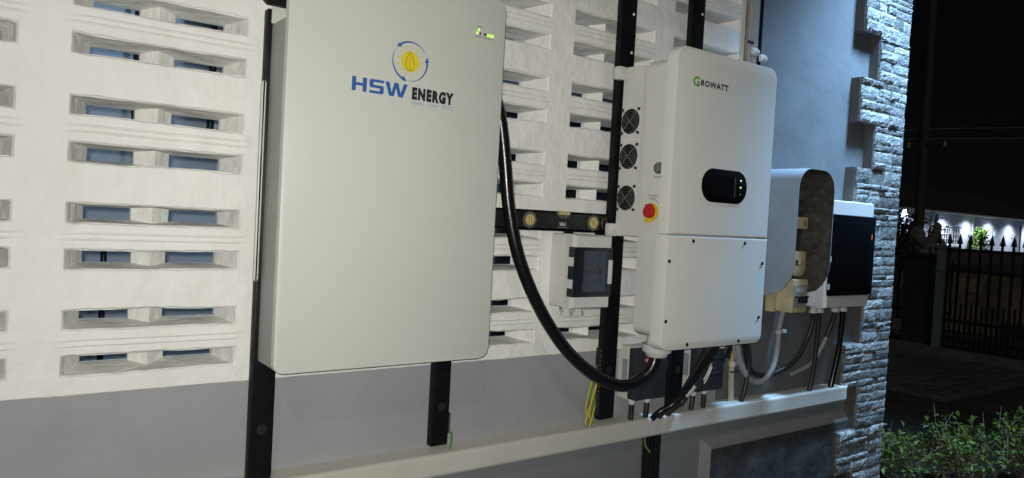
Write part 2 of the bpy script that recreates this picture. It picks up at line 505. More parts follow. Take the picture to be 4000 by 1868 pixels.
    me = bpy.data.meshes.new('vent_block')
    me.from_pydata(mb.v, [], mb.f)
    me.materials.append(white_render)
    me.update()
    return me

wl = MB()
wl.box(PX-3*BW, XW, 0.0, 0.10, ZTOP, 1.62)                      # plain band above the blocks
wl.box(-3.2, PX-3*BW, 0.0, 0.10, PZ, 1.62)
vent_wall = part('vent_wall', wl, white_render, house)
vb = [vent_block(s) for s in range(16)]
for c in COLS:
    for r in ROWS:
        child_piece('vent_block', vb[rnd.randrange(16)], vent_wall, (PX+c*BW, 0, PZ+r*BH))

LZ0, LZ1, LY, LX = -0.648, -0.592, -0.052, 2.795
bwall = MB().box(-3.2, 2.06, 0.005, 0.16, LZ0+0.004, PZ)
part('base_wall', bwall, grey_paint, house)
part('lower_wall', MB().box(-3.2, 2.90, 0.009, 0.16, GROUND, LZ0+0.004), lower_paint, house)
part('plain_wall', MB().box(XW, 2.90, 0.003, 0.16, PZ, 1.62).box(2.06, 2.90, 0.003, 0.16, LZ0+0.004, PZ), plain_paint, house)
# the white coat's ragged lower edge
pe = MB(); pq_ = random.Random(21)
n_ = 420; lowz = []
for i in range(n_+1):
    x = -1.0+3.06*i/n_
    lowz.append(PZ-0.0015+0.0028*noise.noise(Vector((x*9, 0, 0)))+0.0022*noise.noise(Vector((x*45, 3, 0))))
for i in range(n_):
    x0_, x1_ = -1.0+3.06*i/n_, -1.0+3.06*(i+1)/n_
    pe.add([(x0_, 0.002, lowz[i]), (x1_, 0.002, lowz[i+1]), (x1_, 0.002, PZ+0.001), (x0_, 0.002, PZ+0.001), (x0_, 0.0055, lowz[i]-0.001), (x1_, 0.0055, lowz[i+1]-0.001)], [(0, 1, 2, 3), (4, 5, 1, 0)])
part('coat_edge', pe, mat('coat_edge', (0.52, 0.49, 0.42), 0.8, 0.2, 40, 0.4, 90), house)
# ledge with a softly rounded nose and a moulded right end
prof = [(0.0045, LZ1+0.004), (LY+0.006, LZ1), (LY+0.001, LZ1-0.003), (LY, LZ1-0.008), (LY, LZ0+0.006), (LY+0.003, LZ0), (0.0085, LZ0)]
lg = MB()
ends = []
for i, (xx) in enumerate([-3.2, 0.5, 1.0, 1.5, 2.0, 2.4, LX]):
    if i < 6:
        ends.append([(xx, y, z+0.0015*math.sin(i*2.1)) for y, z in prof])
    else:
        ends.append([(LX-0.02*math.sin(math.pi*min(1, max(0, (LZ1-z)/(LZ1-LZ0))))*0.5 + (0.004 if z > LZ1-0.006 else 0), y, z) for y, z in prof])
lg.loft(ends)
part('ledge', lg, ledge_paint, house)

# slate panel under the ledge
tp = MB()
tp.loft([[(2.035, -0.012, z) for z in (GROUND+0.02,)] + [(2.89, -0.012, GROUND+0.02), (2.89, -0.012, -0.742), (2.035, -0.012, -0.742)],
         [(2.0, 0.0085, GROUND), (2.90, 0.0085, GROUND), (2.90, 0.0085, -0.714), (2.0, 0.0085, -0.714)]])
tpanel = part('tile_panel', tp, trim_m, house)
def tile_mesh(w, h, seed):
    q = random.Random(seed); mb = MB(); n, m2 = 8, 6
    grid = [[(w*i/n, -0.006 - (0 if i in (0, n) or j in (0, m2) else 0.0035*noise.noise(Vector((i*0.6+seed*9, j*0.7, seed)))+0.001), h*j/m2) for i in range(n+1)] for j in range(m2+1)]
    v = [p for row in grid for p in row]
    f = [(j*(n+1)+i, j*(n+1)+i+1, (j+1)*(n+1)+i+1, (j+1)*(n+1)+i) for j in range(m2) for i in range(n)]
    mb.add(v, f)
    mb.add([(0, -0.006, 0), (w, -0.006, 0), (w, -0.006, h), (0, -0.006, h), (0, 0, 0), (w, 0, 0), (w, 0, h), (0, 0, h)],
           [(0, 4, 5, 1), (1, 5, 6, 2), (2, 6, 7, 3), (3, 7, 4, 0)])
    me = mb.mesh('tile'); me.materials.append(slate_m); return me
tls = [tile_mesh(0.425, 0.29, s) for s in range(3)]
for ci, x in enumerate((2.036, 2.465)):
    for ri in range(2):
        child_piece('tile', tls[(ci+ri*2) % 3], tpanel, (x, -0.0125, -0.744-0.294*(ri+1)))

# stone-clad corner
MH = 0.1743
zt0 = 0.789
pier = MB()
pier.box(2.892, 3.118, -0.034, 0.30, GROUND, 1.62)
WIDE = []
for k in range(-5, 13):
    z1 = zt0+MH-MH*k
    if k % 2 == 0:
        WIDE.append((z1-MH, z1))
        pier.box(2.768, 2.8915, -0.034, 0.0028, max(z1-MH, GROUND)+0.001, min(z1, 1.61)-0.001)
stone_pier = part('stone_pier', pier, mortar_m, house)
def stone_mesh(seed):
    """a split-faced stone, unit size 1 x 1 (x, z), front towards -Y with metres of relief"""
    q = random.Random(seed*31+5); mb = MB(); n, m2 = 9, 4
    v = []
    tilt = q.uniform(-0.004, 0.004); tz = q.uniform(-0.003, 0.006)
    for j in range(m2+1):
        for i in range(n+1):
            x, z = i/n, j/m2
            e = 0.004 if (i in (0, n) or j in (0, m2)) else 0.0
            d = 0.003*noise.noise(Vector((x*3+seed*7, z*1.8, seed*1.7)))+0.004*(0.5-abs(noise.noise(Vector((x*6+z*2.2+seed, z*2-x, 3.3)))))*1.2
            jx = 0 if i in (0, n) else q.uniform(-.03, .03); jz = 0 if j in (0, m2) else q.uniform(-.1, .1)
            v.append((x+jx, -0.012-d-tilt*(x-.5)-tz*(z-.5)+e, z+jz))
    f = [(j*(n+1)+i, j*(n+1)+i+1, (j+1)*(n+1)+i+1, (j+1)*(n+1)+i) for j in range(m2) for i in range(n)]
    mb.add(v, f)
    idx = lambda i, j: j*(n+1)+i
    rim = [idx(i, 0) for i in range(n+1)]+[idx(n, j) for j in range(1, m2+1)]+[idx(i, m2) for i in range(n-1, -1, -1)]+[idx(0, j) for j in range(m2-1, 0, -1)]
    b0 = len(mb.v)
    mb.v += [(mb.v[i][0], 0.0, mb.v[i][2]) for i in rim]
    L = len(rim)
    mb.f += [(rim[a], rim[(a+1) % L], b0+(a+1) % L, b0+a) for a in range(L)]
    me = mb.mesh('stone'); me.materials.append(stone_m)
    return me
sms = [stone_mesh(s) for s in range(10)]
sr = random.Random(42)
for k in range(-1, 13):
    z1 = zt0+MH-MH*k
    z0 = z1-MH
    if z0 < GROUND: continue
    xa = 2.770 if k % 2 == 0 else 2.894
    z = z0+0.001
    hs = [sr.choice((0.016, 0.026, 0.034, 0.044)) for _ in range(5)]
    t = (MH-0.002)/sum(hs); hs = [h*t for h in hs]
    for h in hs:
        x = xa
        while x < 3.118:
            w = sr.uniform(0.06, 0.15)
            if 3.118-(x+w) < 0.045: w = 3.118-x
            last = x+w > 3.117
            o = child_piece('stone', sms[sr.randrange(10)], stone_pier, (x+0.0006, -0.034+0.0, z+0.0005), (w-0.0012, sr.uniform(0.5, 0.75) if last else sr.uniform(0.35, 1.3), h-0.001))
            x += w
        z += h

# passage behind the vent blocks
part('rear_wall', MB().box(-3.2, 2.95, 1.30, 1.42, GROUND, 1.62), blue_paint, house)
part('light_stop_wall', MB().box(2.95, 3.10, 0.31, 1.42, GROUND, 1.62), blue_paint, house)  # unseen wall, added to keep passage light from leaking into the background
dd = part('door', MB().box(2.02, 2.90, 1.262, 1.299, GROUND+0.01, 0.50), far_dark, house, label='dark door seen through the slots')
part('handle', MB().cyl((2.12, 1.262, -0.25), (0, -1, 0), 0.018, 0.04), chrome_m, dd)
for (x, r_, z0, z1) in ((0.365, 0.010, GROUND, -0.12), (0.440, 0.008, 0.20, 1.5), (0.690, 0.012, 0.20, 1.5)):
    part('pipe', MB().cyl((x, 1.24, z0), (0, 0, 1), r_, z1-z0, 12), black_plastic, house, 40)
for x in (0.712, 0.462): part('pipe', MB().cyl((x, 1.25, 0.20), (0, 0, 1), 0.005, 1.3, 10), white_plastic, house, 40)
part('duct', MB().rbox(0.60, 1.25, 1.08, 1.29, 0.66, 0.92, 0.02, 0.01), black_plastic, house)
so = part('soffit', MB().box(-3.2, 3.75, -0.95, 1.5, 1.62, 1.68), soffit_m, house)
part('fascia', MB().box(-3.2, 3.75, -1.0, -0.951, 1.56, 1.80), soffit_m, house)

def downlight(x, y, z, label, power, ang, blend, color, lens, size=0.055, r=0.05, group=None):
    t = thing('downlight', label, 'lamp', (x, y, z), group)
    part('ring', MB().cyl((x, y, z-0.012), (0, 0, 1), r*1.25, 0.0115, 24), white_plastic, t, 40)
    part('lens', MB().cyl((x, y, z-0.016), (0, 0, 1), r, 0.0035, 24), lens, t, 40)
    ld = bpy.data.lights.new('downlight_beam', 'SPOT')
    ld.energy = power; ld.spot_size = ang; ld.spot_blend = blend; ld.color = color
    ld.shadow_soft_size = size
    lo = bpy.data.objects.new('downlight_beam', ld)
    COL.objects.link(lo)
    lo.parent = t
    lo.location = (0, 0, -0.08)
    return t
downlight(3.42, -0.50, 1.62, 'round cool white downlight in the eave above the stone corner', 105, R(100), 1.0, (0.42, 0.68, 1.0), lens_m, 0.12)
downlight(2.88, -0.48, 1.62, 'round cool white downlight in the eave above the plain wall', 570, R(104), 1.0, (0.34, 0.62, 1.0), lens_m, 0.14)
downlight(0.6, 0.75, 1.62, 'round cool white downlight over the passage behind the vent blocks', 42, R(150), 0.5, (0.60, 0.80, 1.0), lens_m)

# a plank standing in the passage
pk = MB().box(1.75, 2.9, 0.98, 1.02, -0.66, -0.575)
solo('wooden_plank', pk, wood_m, 'brown wooden plank seen through the lowest slots beside the battery cabinet', 'plank')

# ------------------------------------------------------------------ black steel rails
RD = -0.042
def rail(x0, x1, z0, z1, label, screws, holes=()):
    t = thing('steel_rail', label, 'rail', ((x0+x1)/2, 0, z0), 'black steel rails fixed to the wall')
    part('channel', MB().rbox(x0, x1, RD, -0.023, z0, z1, 0.004, 0.003, 3), black_steel, t, 35)
    for z in (z0+0.10, z1-0.15): part('spacer', MB().cyl(((x0+x1)/2, -0.0232, z), (0, 1, 0), 0.010, 0.023, 14), black_steel, t, 35)
    for z in screws:
        part('bolt', MB().cyl(((x0+x1)/2, RD-0.0003, z), (0, -1, 0), 0.011, 0.002, 20).cyl(((x0+x1)/2, RD-0.0023, z), (0, -1, 0), 0.006, 0.004, 6), screw_m, t, 35)
    for z in holes:
        part('punched_hole', MB().cyl((x1-0.014, RD-0.0002, z), (0, -1, 0), 0.0042, 0.0008, 12), white_render, t)
    return t
railA = rail(0.482, 0.533, -0.588, 0.402, 'leftmost black steel rail, running down behind the battery cabinet edge', (-0.478,))
railB = rail(0.923, 0.972, -0.575, 0.40, 'black steel rail showing only below the middle of the battery cabinet', (-0.478,))
railC = rail(1.480, 1.540, -0.575, 1.30, 'tall black steel rail between the battery cabinet and the inverter', (-0.43,), (0.60, 0.49, 0.135))
railD = rail(1.776, 1.835, -0.573, 1.30, 'black steel rail behind the middle of the inverter, above and below it', (-0.455,), (0.66,))
hb = MB().poly_y([(0.468, 0.418), (0.478, 0.408), (0.99, 0.408), (0.99, 0.425), (0.46, 0.425)], -0.055, -0.0425)
solo('hanging_bar', hb, black_steel, 'thin black hanging bar behind the top left of the battery cabinet', 'bar')

# ------------------------------------------------------------------ battery cabinet
bat = thing('battery_cabinet', 'large off-white wall battery cabinet with blue and yellow sun logo', 'battery', (0.74, -0.1, -0.337))
BY = -0.160
part('body', MB().rbox(0.4925, 0.9935, -0.136, -0.044, -0.332, 0.372, (0.004, 0.004, 0.004, 0.004), 0.0, 2), batt_side, bat, 35)
part('side_trim', MB().rbox(0.4895, 0.9965, -0.142, -0.1362, -0.335, 0.488, 0.022, 0.0, 4), batt_m, bat, 35)
part('front_cover', MB().rbox(0.4868, 0.9985, BY, -0.1422, -0.3375, 0.502, (0.020, 0.026, 0.026, 0.026), 0.0022, 3), batt_m, bat, 35)
part('mounting_plate', MB().box(0.4905, 0.985, -0.0425, -0.0421, 0.3722, 0.407).box(0.4905, 0.985, -0.0445, -0.0422, 0.3722, 0.4065), batt_m, bat)
part('mounting_flange', MB().rbox(0.4745, 0.4835, -0.0515, -0.0425, -0.163, 0.252, 0.006, 0.001, 4), batt_m, bat, 35)
yl = BY-0.0007
# H S W drawn as wide technical capitals
H0, H1 = 0.2415, 0.2705
def plate(pts, y=yl): return MB().add([(x, y, z) for x, z in pts], [tuple(range(len(pts)))])
hz = (H0+H1)/2
part('lettering', plate([(0.6225, H0), (0.6315, H0), (0.6315, hz-0.003), (0.6465, hz-0.003), (0.6465, H0), (0.6555, H0), (0.6555, H1), (0.6465, H1), (0.6465, hz+0.003), (0.6315, hz+0.003), (0.6315, H1), (0.6225, H1)]), blue_ink, bat, label='blue letter H')
S = [(0.6615, H0), (0.6915, H0), (0.6945, H0+0.003), (0.6945, hz), (0.6915, hz+0.003), (0.6705, hz+0.003), (0.6705, H1-0.0055), (0.6940, H1-0.0055), (0.6940, H1),
     (0.6645, H1), (0.6615, H1-0.003), (0.6615, hz), (0.6645, hz-0.003), (0.6855, hz-0.003), (0.6855, H0+0.0055), (0.6615, H0+0.0055)]
part('lettering', plate(S), blue_ink, bat, label='blue letter S')
W = [(0.6975, H1), (0.7070, H0), (0.7180, H0), (0.7232, H1-0.011), (0.7290, H0), (0.7400, H0), (0.7500, H1), (0.7410, H1), (0.7342, H0+0.008), (0.7280, H1), (0.7185, H1), (0.7128, H0+0.008), (0.7068, H1)]
part('lettering', plate(W), blue_ink, bat, label='blue letter W')
text_front('ENERGY', 0.7615, 0.8665, 0.2405, 0.2680, yl, black_ink, bat, offset=0.075, spacing=1.26)
text_front('Hydro · Solar · Wind', 0.7615, 0.8640, 0.2275, 0.2395, yl, pale_ink, bat, offset=0.004)
# emblem: yellow sun with leaf, rays and three curved arrows
ecx, ecz = 0.7535, 0.3205
part('emblem_sun', MB().add([(ecx+0.0222*math.cos(2*math.pi*i/40), yl, ecz+0.0222*math.sin(2*math.pi*i/40)) for i in range(40)], [tuple(range(40))]), yellow_ink, bat)
ray = MB()
for i in range(13):
    a = 2*math.pi*i/13+1.5
    p = lambda rr, da: (ecx+rr*math.cos(a+da), yl, ecz+rr*math.sin(a+da))
    ray.add([p(0.0270, 0.0), p(0.0285, -0.08), p(0.0345, -0.015), p(0.0290, 0.07)], [(0, 1, 2, 3)])
part('emblem_rays', ray, ochre_ink, bat)
arr = MB()
for a0 in (122, 242, 2):
    n = 22
    pts_o, pts_i = [], []
    for i in range(n+1):
        t = i/n; a = R(a0+14-8-104*t)
        w = 0.0042*(1-t)**0.8+0.0003
        pts_o.append((ecx+(0.0418+w*0.45)*math.cos(a), yl, ecz+(0.0418+w*0.45)*math.sin(a)))
        pts_i.append((ecx+(0.0418-w*0.55)*math.cos(a), yl, ecz+(0.0418-w*0.55)*math.sin(a)))
    arr.add(pts_o+pts_i, [(i, i+1, n+1+i+1, n+1+i) for i in range(n)])
    a = R(a0+6); b = R(a0+6+13)
    arr.add([(ecx+0.0462*math.cos(a-.03), yl, ecz+0.0462*math.sin(a-.03)), (ecx+0.0355*math.cos(a-.05), yl, ecz+0.0355*math.sin(a-.05)), (ecx+0.0435*math.cos(b+0.02), yl, ecz+0.0435*math.sin(b+0.02))], [(0, 1, 2)])
# the arrow heads must not share the tails' plane
arr.v = [(x, y-(0.0002 if i % 49 >= 46 else 0), z) for i, (x, y, z) in enumerate(arr.v)]
part('emblem_arrows', arr, blue_ink, bat)
lf = MB(); n = 30
def drop(t):
    a = 2*math.pi*t
    return (ecx-0.0005+0.0135*math.sin(a)*math.sin(a/2)**1.1, ecz-0.0195+0.040*(0.5+0.5*math.cos(a)))
for i in range(n):
    x0, z0 = drop(i/n); x1, z1 = drop((i+1)/n)
    d = Vector((x1-x0, 0, z1-z0)); nn = Vector((-d.z, 0, d.x)).normalized()*0.0007
    lf.add([(x0-nn.x, yl-0.0002, z0-nn.z), (x1-nn.x, yl-0.0002, z1-nn.z), (x1+nn.x, yl-0.0002, z1+nn.z), (x0+nn.x, yl-0.0002, z0+nn.z)], [(0, 1, 2, 3)])
lf.add([(ecx-0.0008, yl-0.0003, ecz-0.021), (ecx+0.0007, yl-0.0003, ecz-0.021), (ecx+0.0005, yl-0.0003, ecz+0.008), (ecx-0.0003, yl-0.0003, ecz+0.008)], [(0, 1, 2, 3)])
part('emblem_leaf', lf, olive_ink, bat)
def led(x, z, m, w=0.0032, h=0.0056):
    part('indicator', MB().rbox(x-w/2, x+w/2, BY-0.0012, BY-0.0001, z-h/2, z+h/2, 0.0012, 0.0, 3), m, bat)
for x, z in ((0.9245, 0.4215), (0.9205, 0.4135)): led(x, z, led_green)
for x in (0.9285, 0.9400, 0.9445): led(x, 0.4135, black_ink)
for x in (0.9495, 0.9543, 0.9591, 0.9640): led(x, 0.4130, led_green)
text_front('ON/OFF', 0.9175, 0.9325, 0.4262, 0.4300, yl, grey_ink, bat, 0.02)
text_front('ALM RUN', 0.9155, 0.9325, 0.4040, 0.4080, yl, grey_ink, bat, 0.02)
text_front('100% 50% 1%', 0.9370, 0.9675, 0.4035, 0.4075, yl, grey_ink, bat, 0.02)

# ------------------------------------------------------------------ inverter
inv = thing('inverter', 'white wall inverter with black oval display and three side fans', 'inverter', (1.705, -0.15, -0.337))
IY, IXL, IXR = -0.255, 1.4885, 1.9245
SX = 1.4935                                     # left face of the body
part('upper_cover', MB().rbox(IXL, IXR, IY, -0.218, -0.0235, 0.478, (0.001, 0.001, 0.034, 0.034), 0.0045, 8), inv_cover, inv, 40)
lower = part('lower_cover', MB().rbox(IXL, IXR, IY-0.001, -0.214, -0.3375, -0.0262, (0.026, 0.026, 0.001, 0.001), 0.0045, 8), inv_cover, inv, 40)
part('body', MB().rbox(SX, 1.9195, -0.2182, -0.131, -0.306, 0.449, 0.026, 0.0, 8, 0.012), inv_m, inv, 40)
for (x, z) in ((1.591, -0.040), (1.816, -0.041), (1.5, -0.096), (1.905, -0.099), (1.5, -0.257), (1.904, -0.26), (1.591, -0.324), (1.815, -0.326)):
    sc = part('screw', MB().cyl((x, IY-0.0008, z), (0, -1, 0), 0.0052, 0.0016, 16).cyl((x, IY-0.0024, z), (0, -1, 0), 0.0036, 0.0012, 6), screw_m, lower, 35)
# heat sink box with three fan openings in its left face
HY0, HY1 = -0.1308, -0.052
hs = MB()
hz0, hz1 = -0.036, 0.438
fans = [0.286, 0.187, 0.070]
fr = 0.0355; fyc = -0.0865
def sq(y0, y1, z0, z1): hs.add([(SX, y0, z0), (SX, y1, z0), (SX, y1, z1), (SX, y0, z1)], [(0, 1, 2, 3)])
prev = hz0
tunnels = []
for fz in sorted(fans):
    a, b = fz-0.040, fz+0.040
    sq(HY0, HY1, prev, a)
    c0, c1 = fyc-0.040, min(fyc+0.034, HY1)
    sq(HY0, c0, a, b)
    n = 32
    circ = [(SX, fyc+min(fr, 99)*math.cos(2*math.pi*i/n), fz+fr*math.sin(2*math.pi*i/n)) for i in range(n)]
    circ = [(x, min(y, HY1-0.001), z) for x, y, z in circ]
    sqr = []
    for i in range(n):
        cx, cz = math.cos(2*math.pi*i/n), math.sin(2*math.pi*i/n)
        k = 0.040/max(abs(cx), abs(cz))
        sqr.append((SX, min(max(fyc+cx*k, c0), HY1), fz+cz*k))
    hs.add(circ+sqr, [(i, (i+1) % n, n+(i+1) % n, n+i) for i in range(n)])
    deep = [(SX+0.026, y, z) for x, y, z in circ]
    tunnels.append((circ, deep))
    prev = b
sq(HY0, HY1, prev, hz1)
X1 = 1.915
hs.add([(SX, HY0, hz0), (X1, HY0, hz0), (X1, HY1, hz0), (SX, HY1, hz0), (SX, HY0, hz1), (X1, HY0, hz1), (X1, HY1, hz1), (SX, HY1, hz1)],
       [(0, 3, 2, 1), (4, 5, 6, 7), (0, 1, 5, 4), (1, 2, 6, 5), (2, 3, 7, 6)])
part('heat_sink_case', hs, inv_m, inv)
for circ, deep in tunnels:
    part('fan_tunnel', MB().add(circ+deep, [(i, (i+1) % 32, 32+(i+1) % 32, 32+i) for i in range(32)]), void_m, inv)
part('case_seam', MB().box(SX-0.0012, SX+0.001, -0.1318, -0.1302, 0.30, 0.425).box(SX-0.0014, SX+0.001, -0.1322, -0.1298, -0.03, 0.29), white_plastic, inv)
for fz in fans:
    fan = part('fan', MB().cyl((SX+0.0255, fyc, fz), (-1, 0, 0), 0.0335, 0.002, 28), void_m, inv)
    bl = MB().cyl((SX+0.023, fyc, fz), (-1, 0, 0), 0.012, 0.012, 20)
    for k in range(7):
        a = 2*math.pi*k/7
        c, s_ = math.cos(a), math.sin(a); c2, s2 = math.cos(a+0.7), math.sin(a+0.7)
        q = [(SX+0.012, fyc+0.011*c, fz+0.011*s_), (SX+0.012, fyc+0.031*c, fz+0.031*s_), (SX+0.021, fyc+0.031*c2, fz+0.031*s2), (SX+0.021, fyc+0.011*c2, fz+0.011*s2)]
        bl.add(q+[(x+0.0012, y, z) for x, y, z in q], [(0, 1, 2, 3), (7, 6, 5, 4), (0, 4, 5, 1), (1, 5, 6, 2), (2, 6, 7, 3), (3, 7, 4, 0)])
    part('blades', bl, void_m, fan)
    gr = MB()
    for rr in (0.007, 0.0135, 0.020, 0.0265, 0.0325):
        gr.tube([(SX-0.0022, fyc+rr*math.cos(2*math.pi*i/30), fz+rr*math.sin(2*math.pi*i/30)) for i in range(30)], 0.00055, 6, True, 1)
    for a in (45, 135):
        c, s_ = math.cos(R(a))*0.046, math.sin(R(a))*0.046
        y0, y1 = fyc-c, fyc+c
        gr.tube([(SX-0.0036, max(y0, -0.127), fz-s_), (SX-0.0036, min(y1, -0.055), fz+s_)], 0.0009, 6, False, 1)
    part('grille', gr, wire_m, fan, 60)
    for dy in (-0.033, 0.030):
        for dz in (-0.033, 0.033):
            part('screw', MB().cyl((SX-0.0005, fyc+dy, fz+dz), (-1, 0, 0), 0.0042, 0.004, 12), screw_m, fan, 35)
# brackets that hook the rail
for (z0, z1) in ((0.404, 0.441), (-0.040, -0.004)):
    br = MB().rbox(1.462, SX-0.0016, -0.062, -0.0435, z0, z1, 0.005, 0.002, 3)
    part('bracket', br, white_plastic, inv, 35)
    part('bracket', MB().box(SX-0.003, SX-0.0016, -0.0895, -0.062, z0+0.002, z1-0.002), white_plastic, inv)
bt = part('power_button', MB().cyl((SX-0.0002, -0.2055, 0.152), (-1, 0, 0), 0.0155, 0.0035, 28), black_plastic, inv, 35)
part('button_ring', MB().tube([(SX-0.0045, -0.2055+0.0118*math.cos(2*math.pi*i/28), 0.152+0.0118*math.sin(2*math.pi*i/28)) for i in range(28)], 0.0014, 6, True, 1), chrome_m, bt, 60)
part('button_cap', MB().cyl((SX-0.0040, -0.2055, 0.152), (-1, 0, 0), 0.0085, 0.002, 24), grey_ink, bt, 35)
text_front('ON/OFF', -0.1915, -0.2195, 0.1245, 0.1305, 0, grey_ink, inv, 0.02, side=SX-0.0006)
kn = part('knob_base', MB().cyl((SX-0.0002, -0.189, 0.033), (-1, 0, 0), 0.0245, 0.005, 32), yellow_plastic, inv, 35)
kb = MB()
loops = []
for x, k in ((SX-0.0053, 1.0), (SX-0.012, 0.96), (SX-0.014, 0.86)):
    l = []
    for i in range(36):
        a = 2*math.pi*i/36
        rr = 0.0190*(1+0.12*abs(math.cos(a*1.5+0.5))**3)*k
        l.append((x, -0.186+rr*math.cos(a), 0.035+rr*math.sin(a)))
    loops.append(l)
kb.loft(loops)
part('knob', kb, red_plastic, kn, 40)
part('knob_grip', MB().box(SX-0.020, SX-0.0142, -0.1905, -0.1815, 0.018, 0.053, 0.0), red_plastic, kn)
part('lock_tab', MB().box(SX-0.016, SX-0.0053, -0.193, -0.179, 0.004, 0.0125).box(SX-0.0205, SX-0.0142, -0.189, -0.183, 0.0100, 0.0172), yellow_plastic, kn)
text_front('PV ON/OFF', -0.172, -0.206, 0.0745, 0.0795, 0, grey_ink, inv, 0.02, side=SX-0.0006)
text_front('OFF', -0.177, -0.190, 0.0660, 0.0715, 0, grey_ink, inv, 0.02, side=SX-0.0006)
text_front('ON', -0.2165, -0.2255, 0.0300, 0.0350, 0, grey_ink, inv, 0.02, side=SX-0.0006)
part('dial_mark', MB().tube([(SX-0.0004, -0.183-0.038*math.sin(R(a)), 0.034+0.036*math.cos(R(a))) for a in range(8, 88, 8)], 0.0007, 5, False, 1), grey_ink, inv)
# display
dp = part('display', MB().rbox(1.6115, 1.8085, IY-0.0022, IY-0.0002, 0.070, 0.1635, 0.0455, 0.0012, 14), void_m, inv, 40)
part('screen', MB().box(1.655, 1.752, IY-0.0030, IY-0.0024, 0.0905, 0.1445), void_m, dp)
part('divider', MB().box(1.7525, 1.7535, IY-0.0032, IY-0.0024, 0.088, 0.146), grey_ink, dp)
for z in (0.1375, 0.1180): part('indicator', MB().cyl((1.7785, IY-0.0022, z), (0, -1, 0), 0.0028, 0.001, 12), led_pale, dp)
part('indicator', MB().cyl((1.7785, IY-0.0022, 0.0985), (0, -1, 0), 0.0022, 0.001, 12), green_ink, dp)
text_front('G', 1.5515, 1.5780, 0.3765, 0.4035, IY-0.0007, green_ink, inv, 0.035)
text_front('ROWATT', 1.5830, 1.6995, 0.3805, 0.3975, IY-0.0007, black_ink, inv, 0.038, spacing=1.10)
# big cable gland under the lower left
gx, gy = 1.556, -0.180
gl = part('cable_gland', MB().cyl((gx, gy, -0.3055), (0, 0, -1), 0.030, 0.028, 28).cyl((gx, gy, -0.3336), (0, 0, -1), 0.044, 0.020, 28, 0.041).cyl((gx, gy, -0.3538), (0, 0, -1), 0.036, 0.014, 28, 0.028), white_plastic, inv, 35)
for x, yy in ((1.70, -0.17), (1.83, -0.18), (1.845, -0.2)):
    part('cable_gland', MB().cyl((x, yy, -0.3055), (0, 0, -1), 0.016, 0.030, 18, 0.013), black_plastic, inv, 35)

# ------------------------------------------------------------------ spirit level
lv = thing('spirit_level', 'black spirit level with amber vials lying on the small breaker box', 'level', (1.25, -0.02, -0.034))
part('body', MB().rbox(0.985, 1.481, -0.031, -0.004, -0.0335, 0.0215, 0.002, 0.0015, 2), black_plastic, lv, 35)
part('edge_strip', MB().box(0.986, 1.480, -0.0325, -0.0313, -0.0325, -0.0265).box(0.986, 1.480, -0.0325, -0.0313, 0.0165, 0.0205), void_m, lv)
for x in (1.197, 1.4235):
    w = part('vial_window', MB().cyl((x, -0.0312, -0.0055), (0, -1, 0), 0.0235, 0.003, 8), vial_frame, lv, 35)
    part('vial', MB().cyl((x, -0.0343, -0.0055), (0, -1, 0), 0.0150, 0.0015, 24), amber_vial, w, 35)
    a = 0.0 if x < 1.3 else 0.8
    for k in (-0.0032, 0.0032):
        c, s_ = math.cos(a), math.sin(a)
        p0 = (x+k*c-0.012*s_, -0.0362, -0.0055+k*s_+0.012*c*1); p1 = (x+k*c+0.012*s_, -0.0362, -0.0055+k*s_-0.012*c)
        part('vial_line', MB().tube([p0, p1], 0.0006, 5, False, 1), vial_frame, w)
    part('bubble_tube', MB().tube([(x-0.011*math.sin(a), -0.0362, -0.0055+0.011*math.cos(a)), (x+0.011*math.sin(a), -0.0362, -0.0055-0.011*math.cos(a))], 0.0022, 8, False, 1), yellow_ink if x < 0 else ochre_ink, w)
for x in (1.135, 1.468):
    part('hand_hold', MB().tube([(x+0.010*math.cos(2*math.pi*i/6), -0.0316, -0.0055+0.016*math.sin(2*math.pi*i/6)) for i in range(6)], 0.0014, 6, True, 1), vial_frame, lv, 60)
part('centre_cup', MB().poly_y([(1.3125+0.026*math.cos(R(a)), 0.0220+0.020*math.sin(R(a))) for a in range(180, 361, 15)], -0.0345, -0.0315), vial_frame, lv)
part('centre_vial', MB().tube([(1.295, -0.0355, 0.0165), (1.33, -0.0355, 0.0165)], 0.0052, 10, False, 1), amber_vial, lv, 60)
text_front('SALI', 1.3015, 1.3235, -0.0180, -0.0085, -0.0317, white_ink, lv, 0.02)
part('printed_line', MB().box(1.293, 1.333, -0.0319, -0.0316, -0.0235, -0.0215), grey_ink, lv)

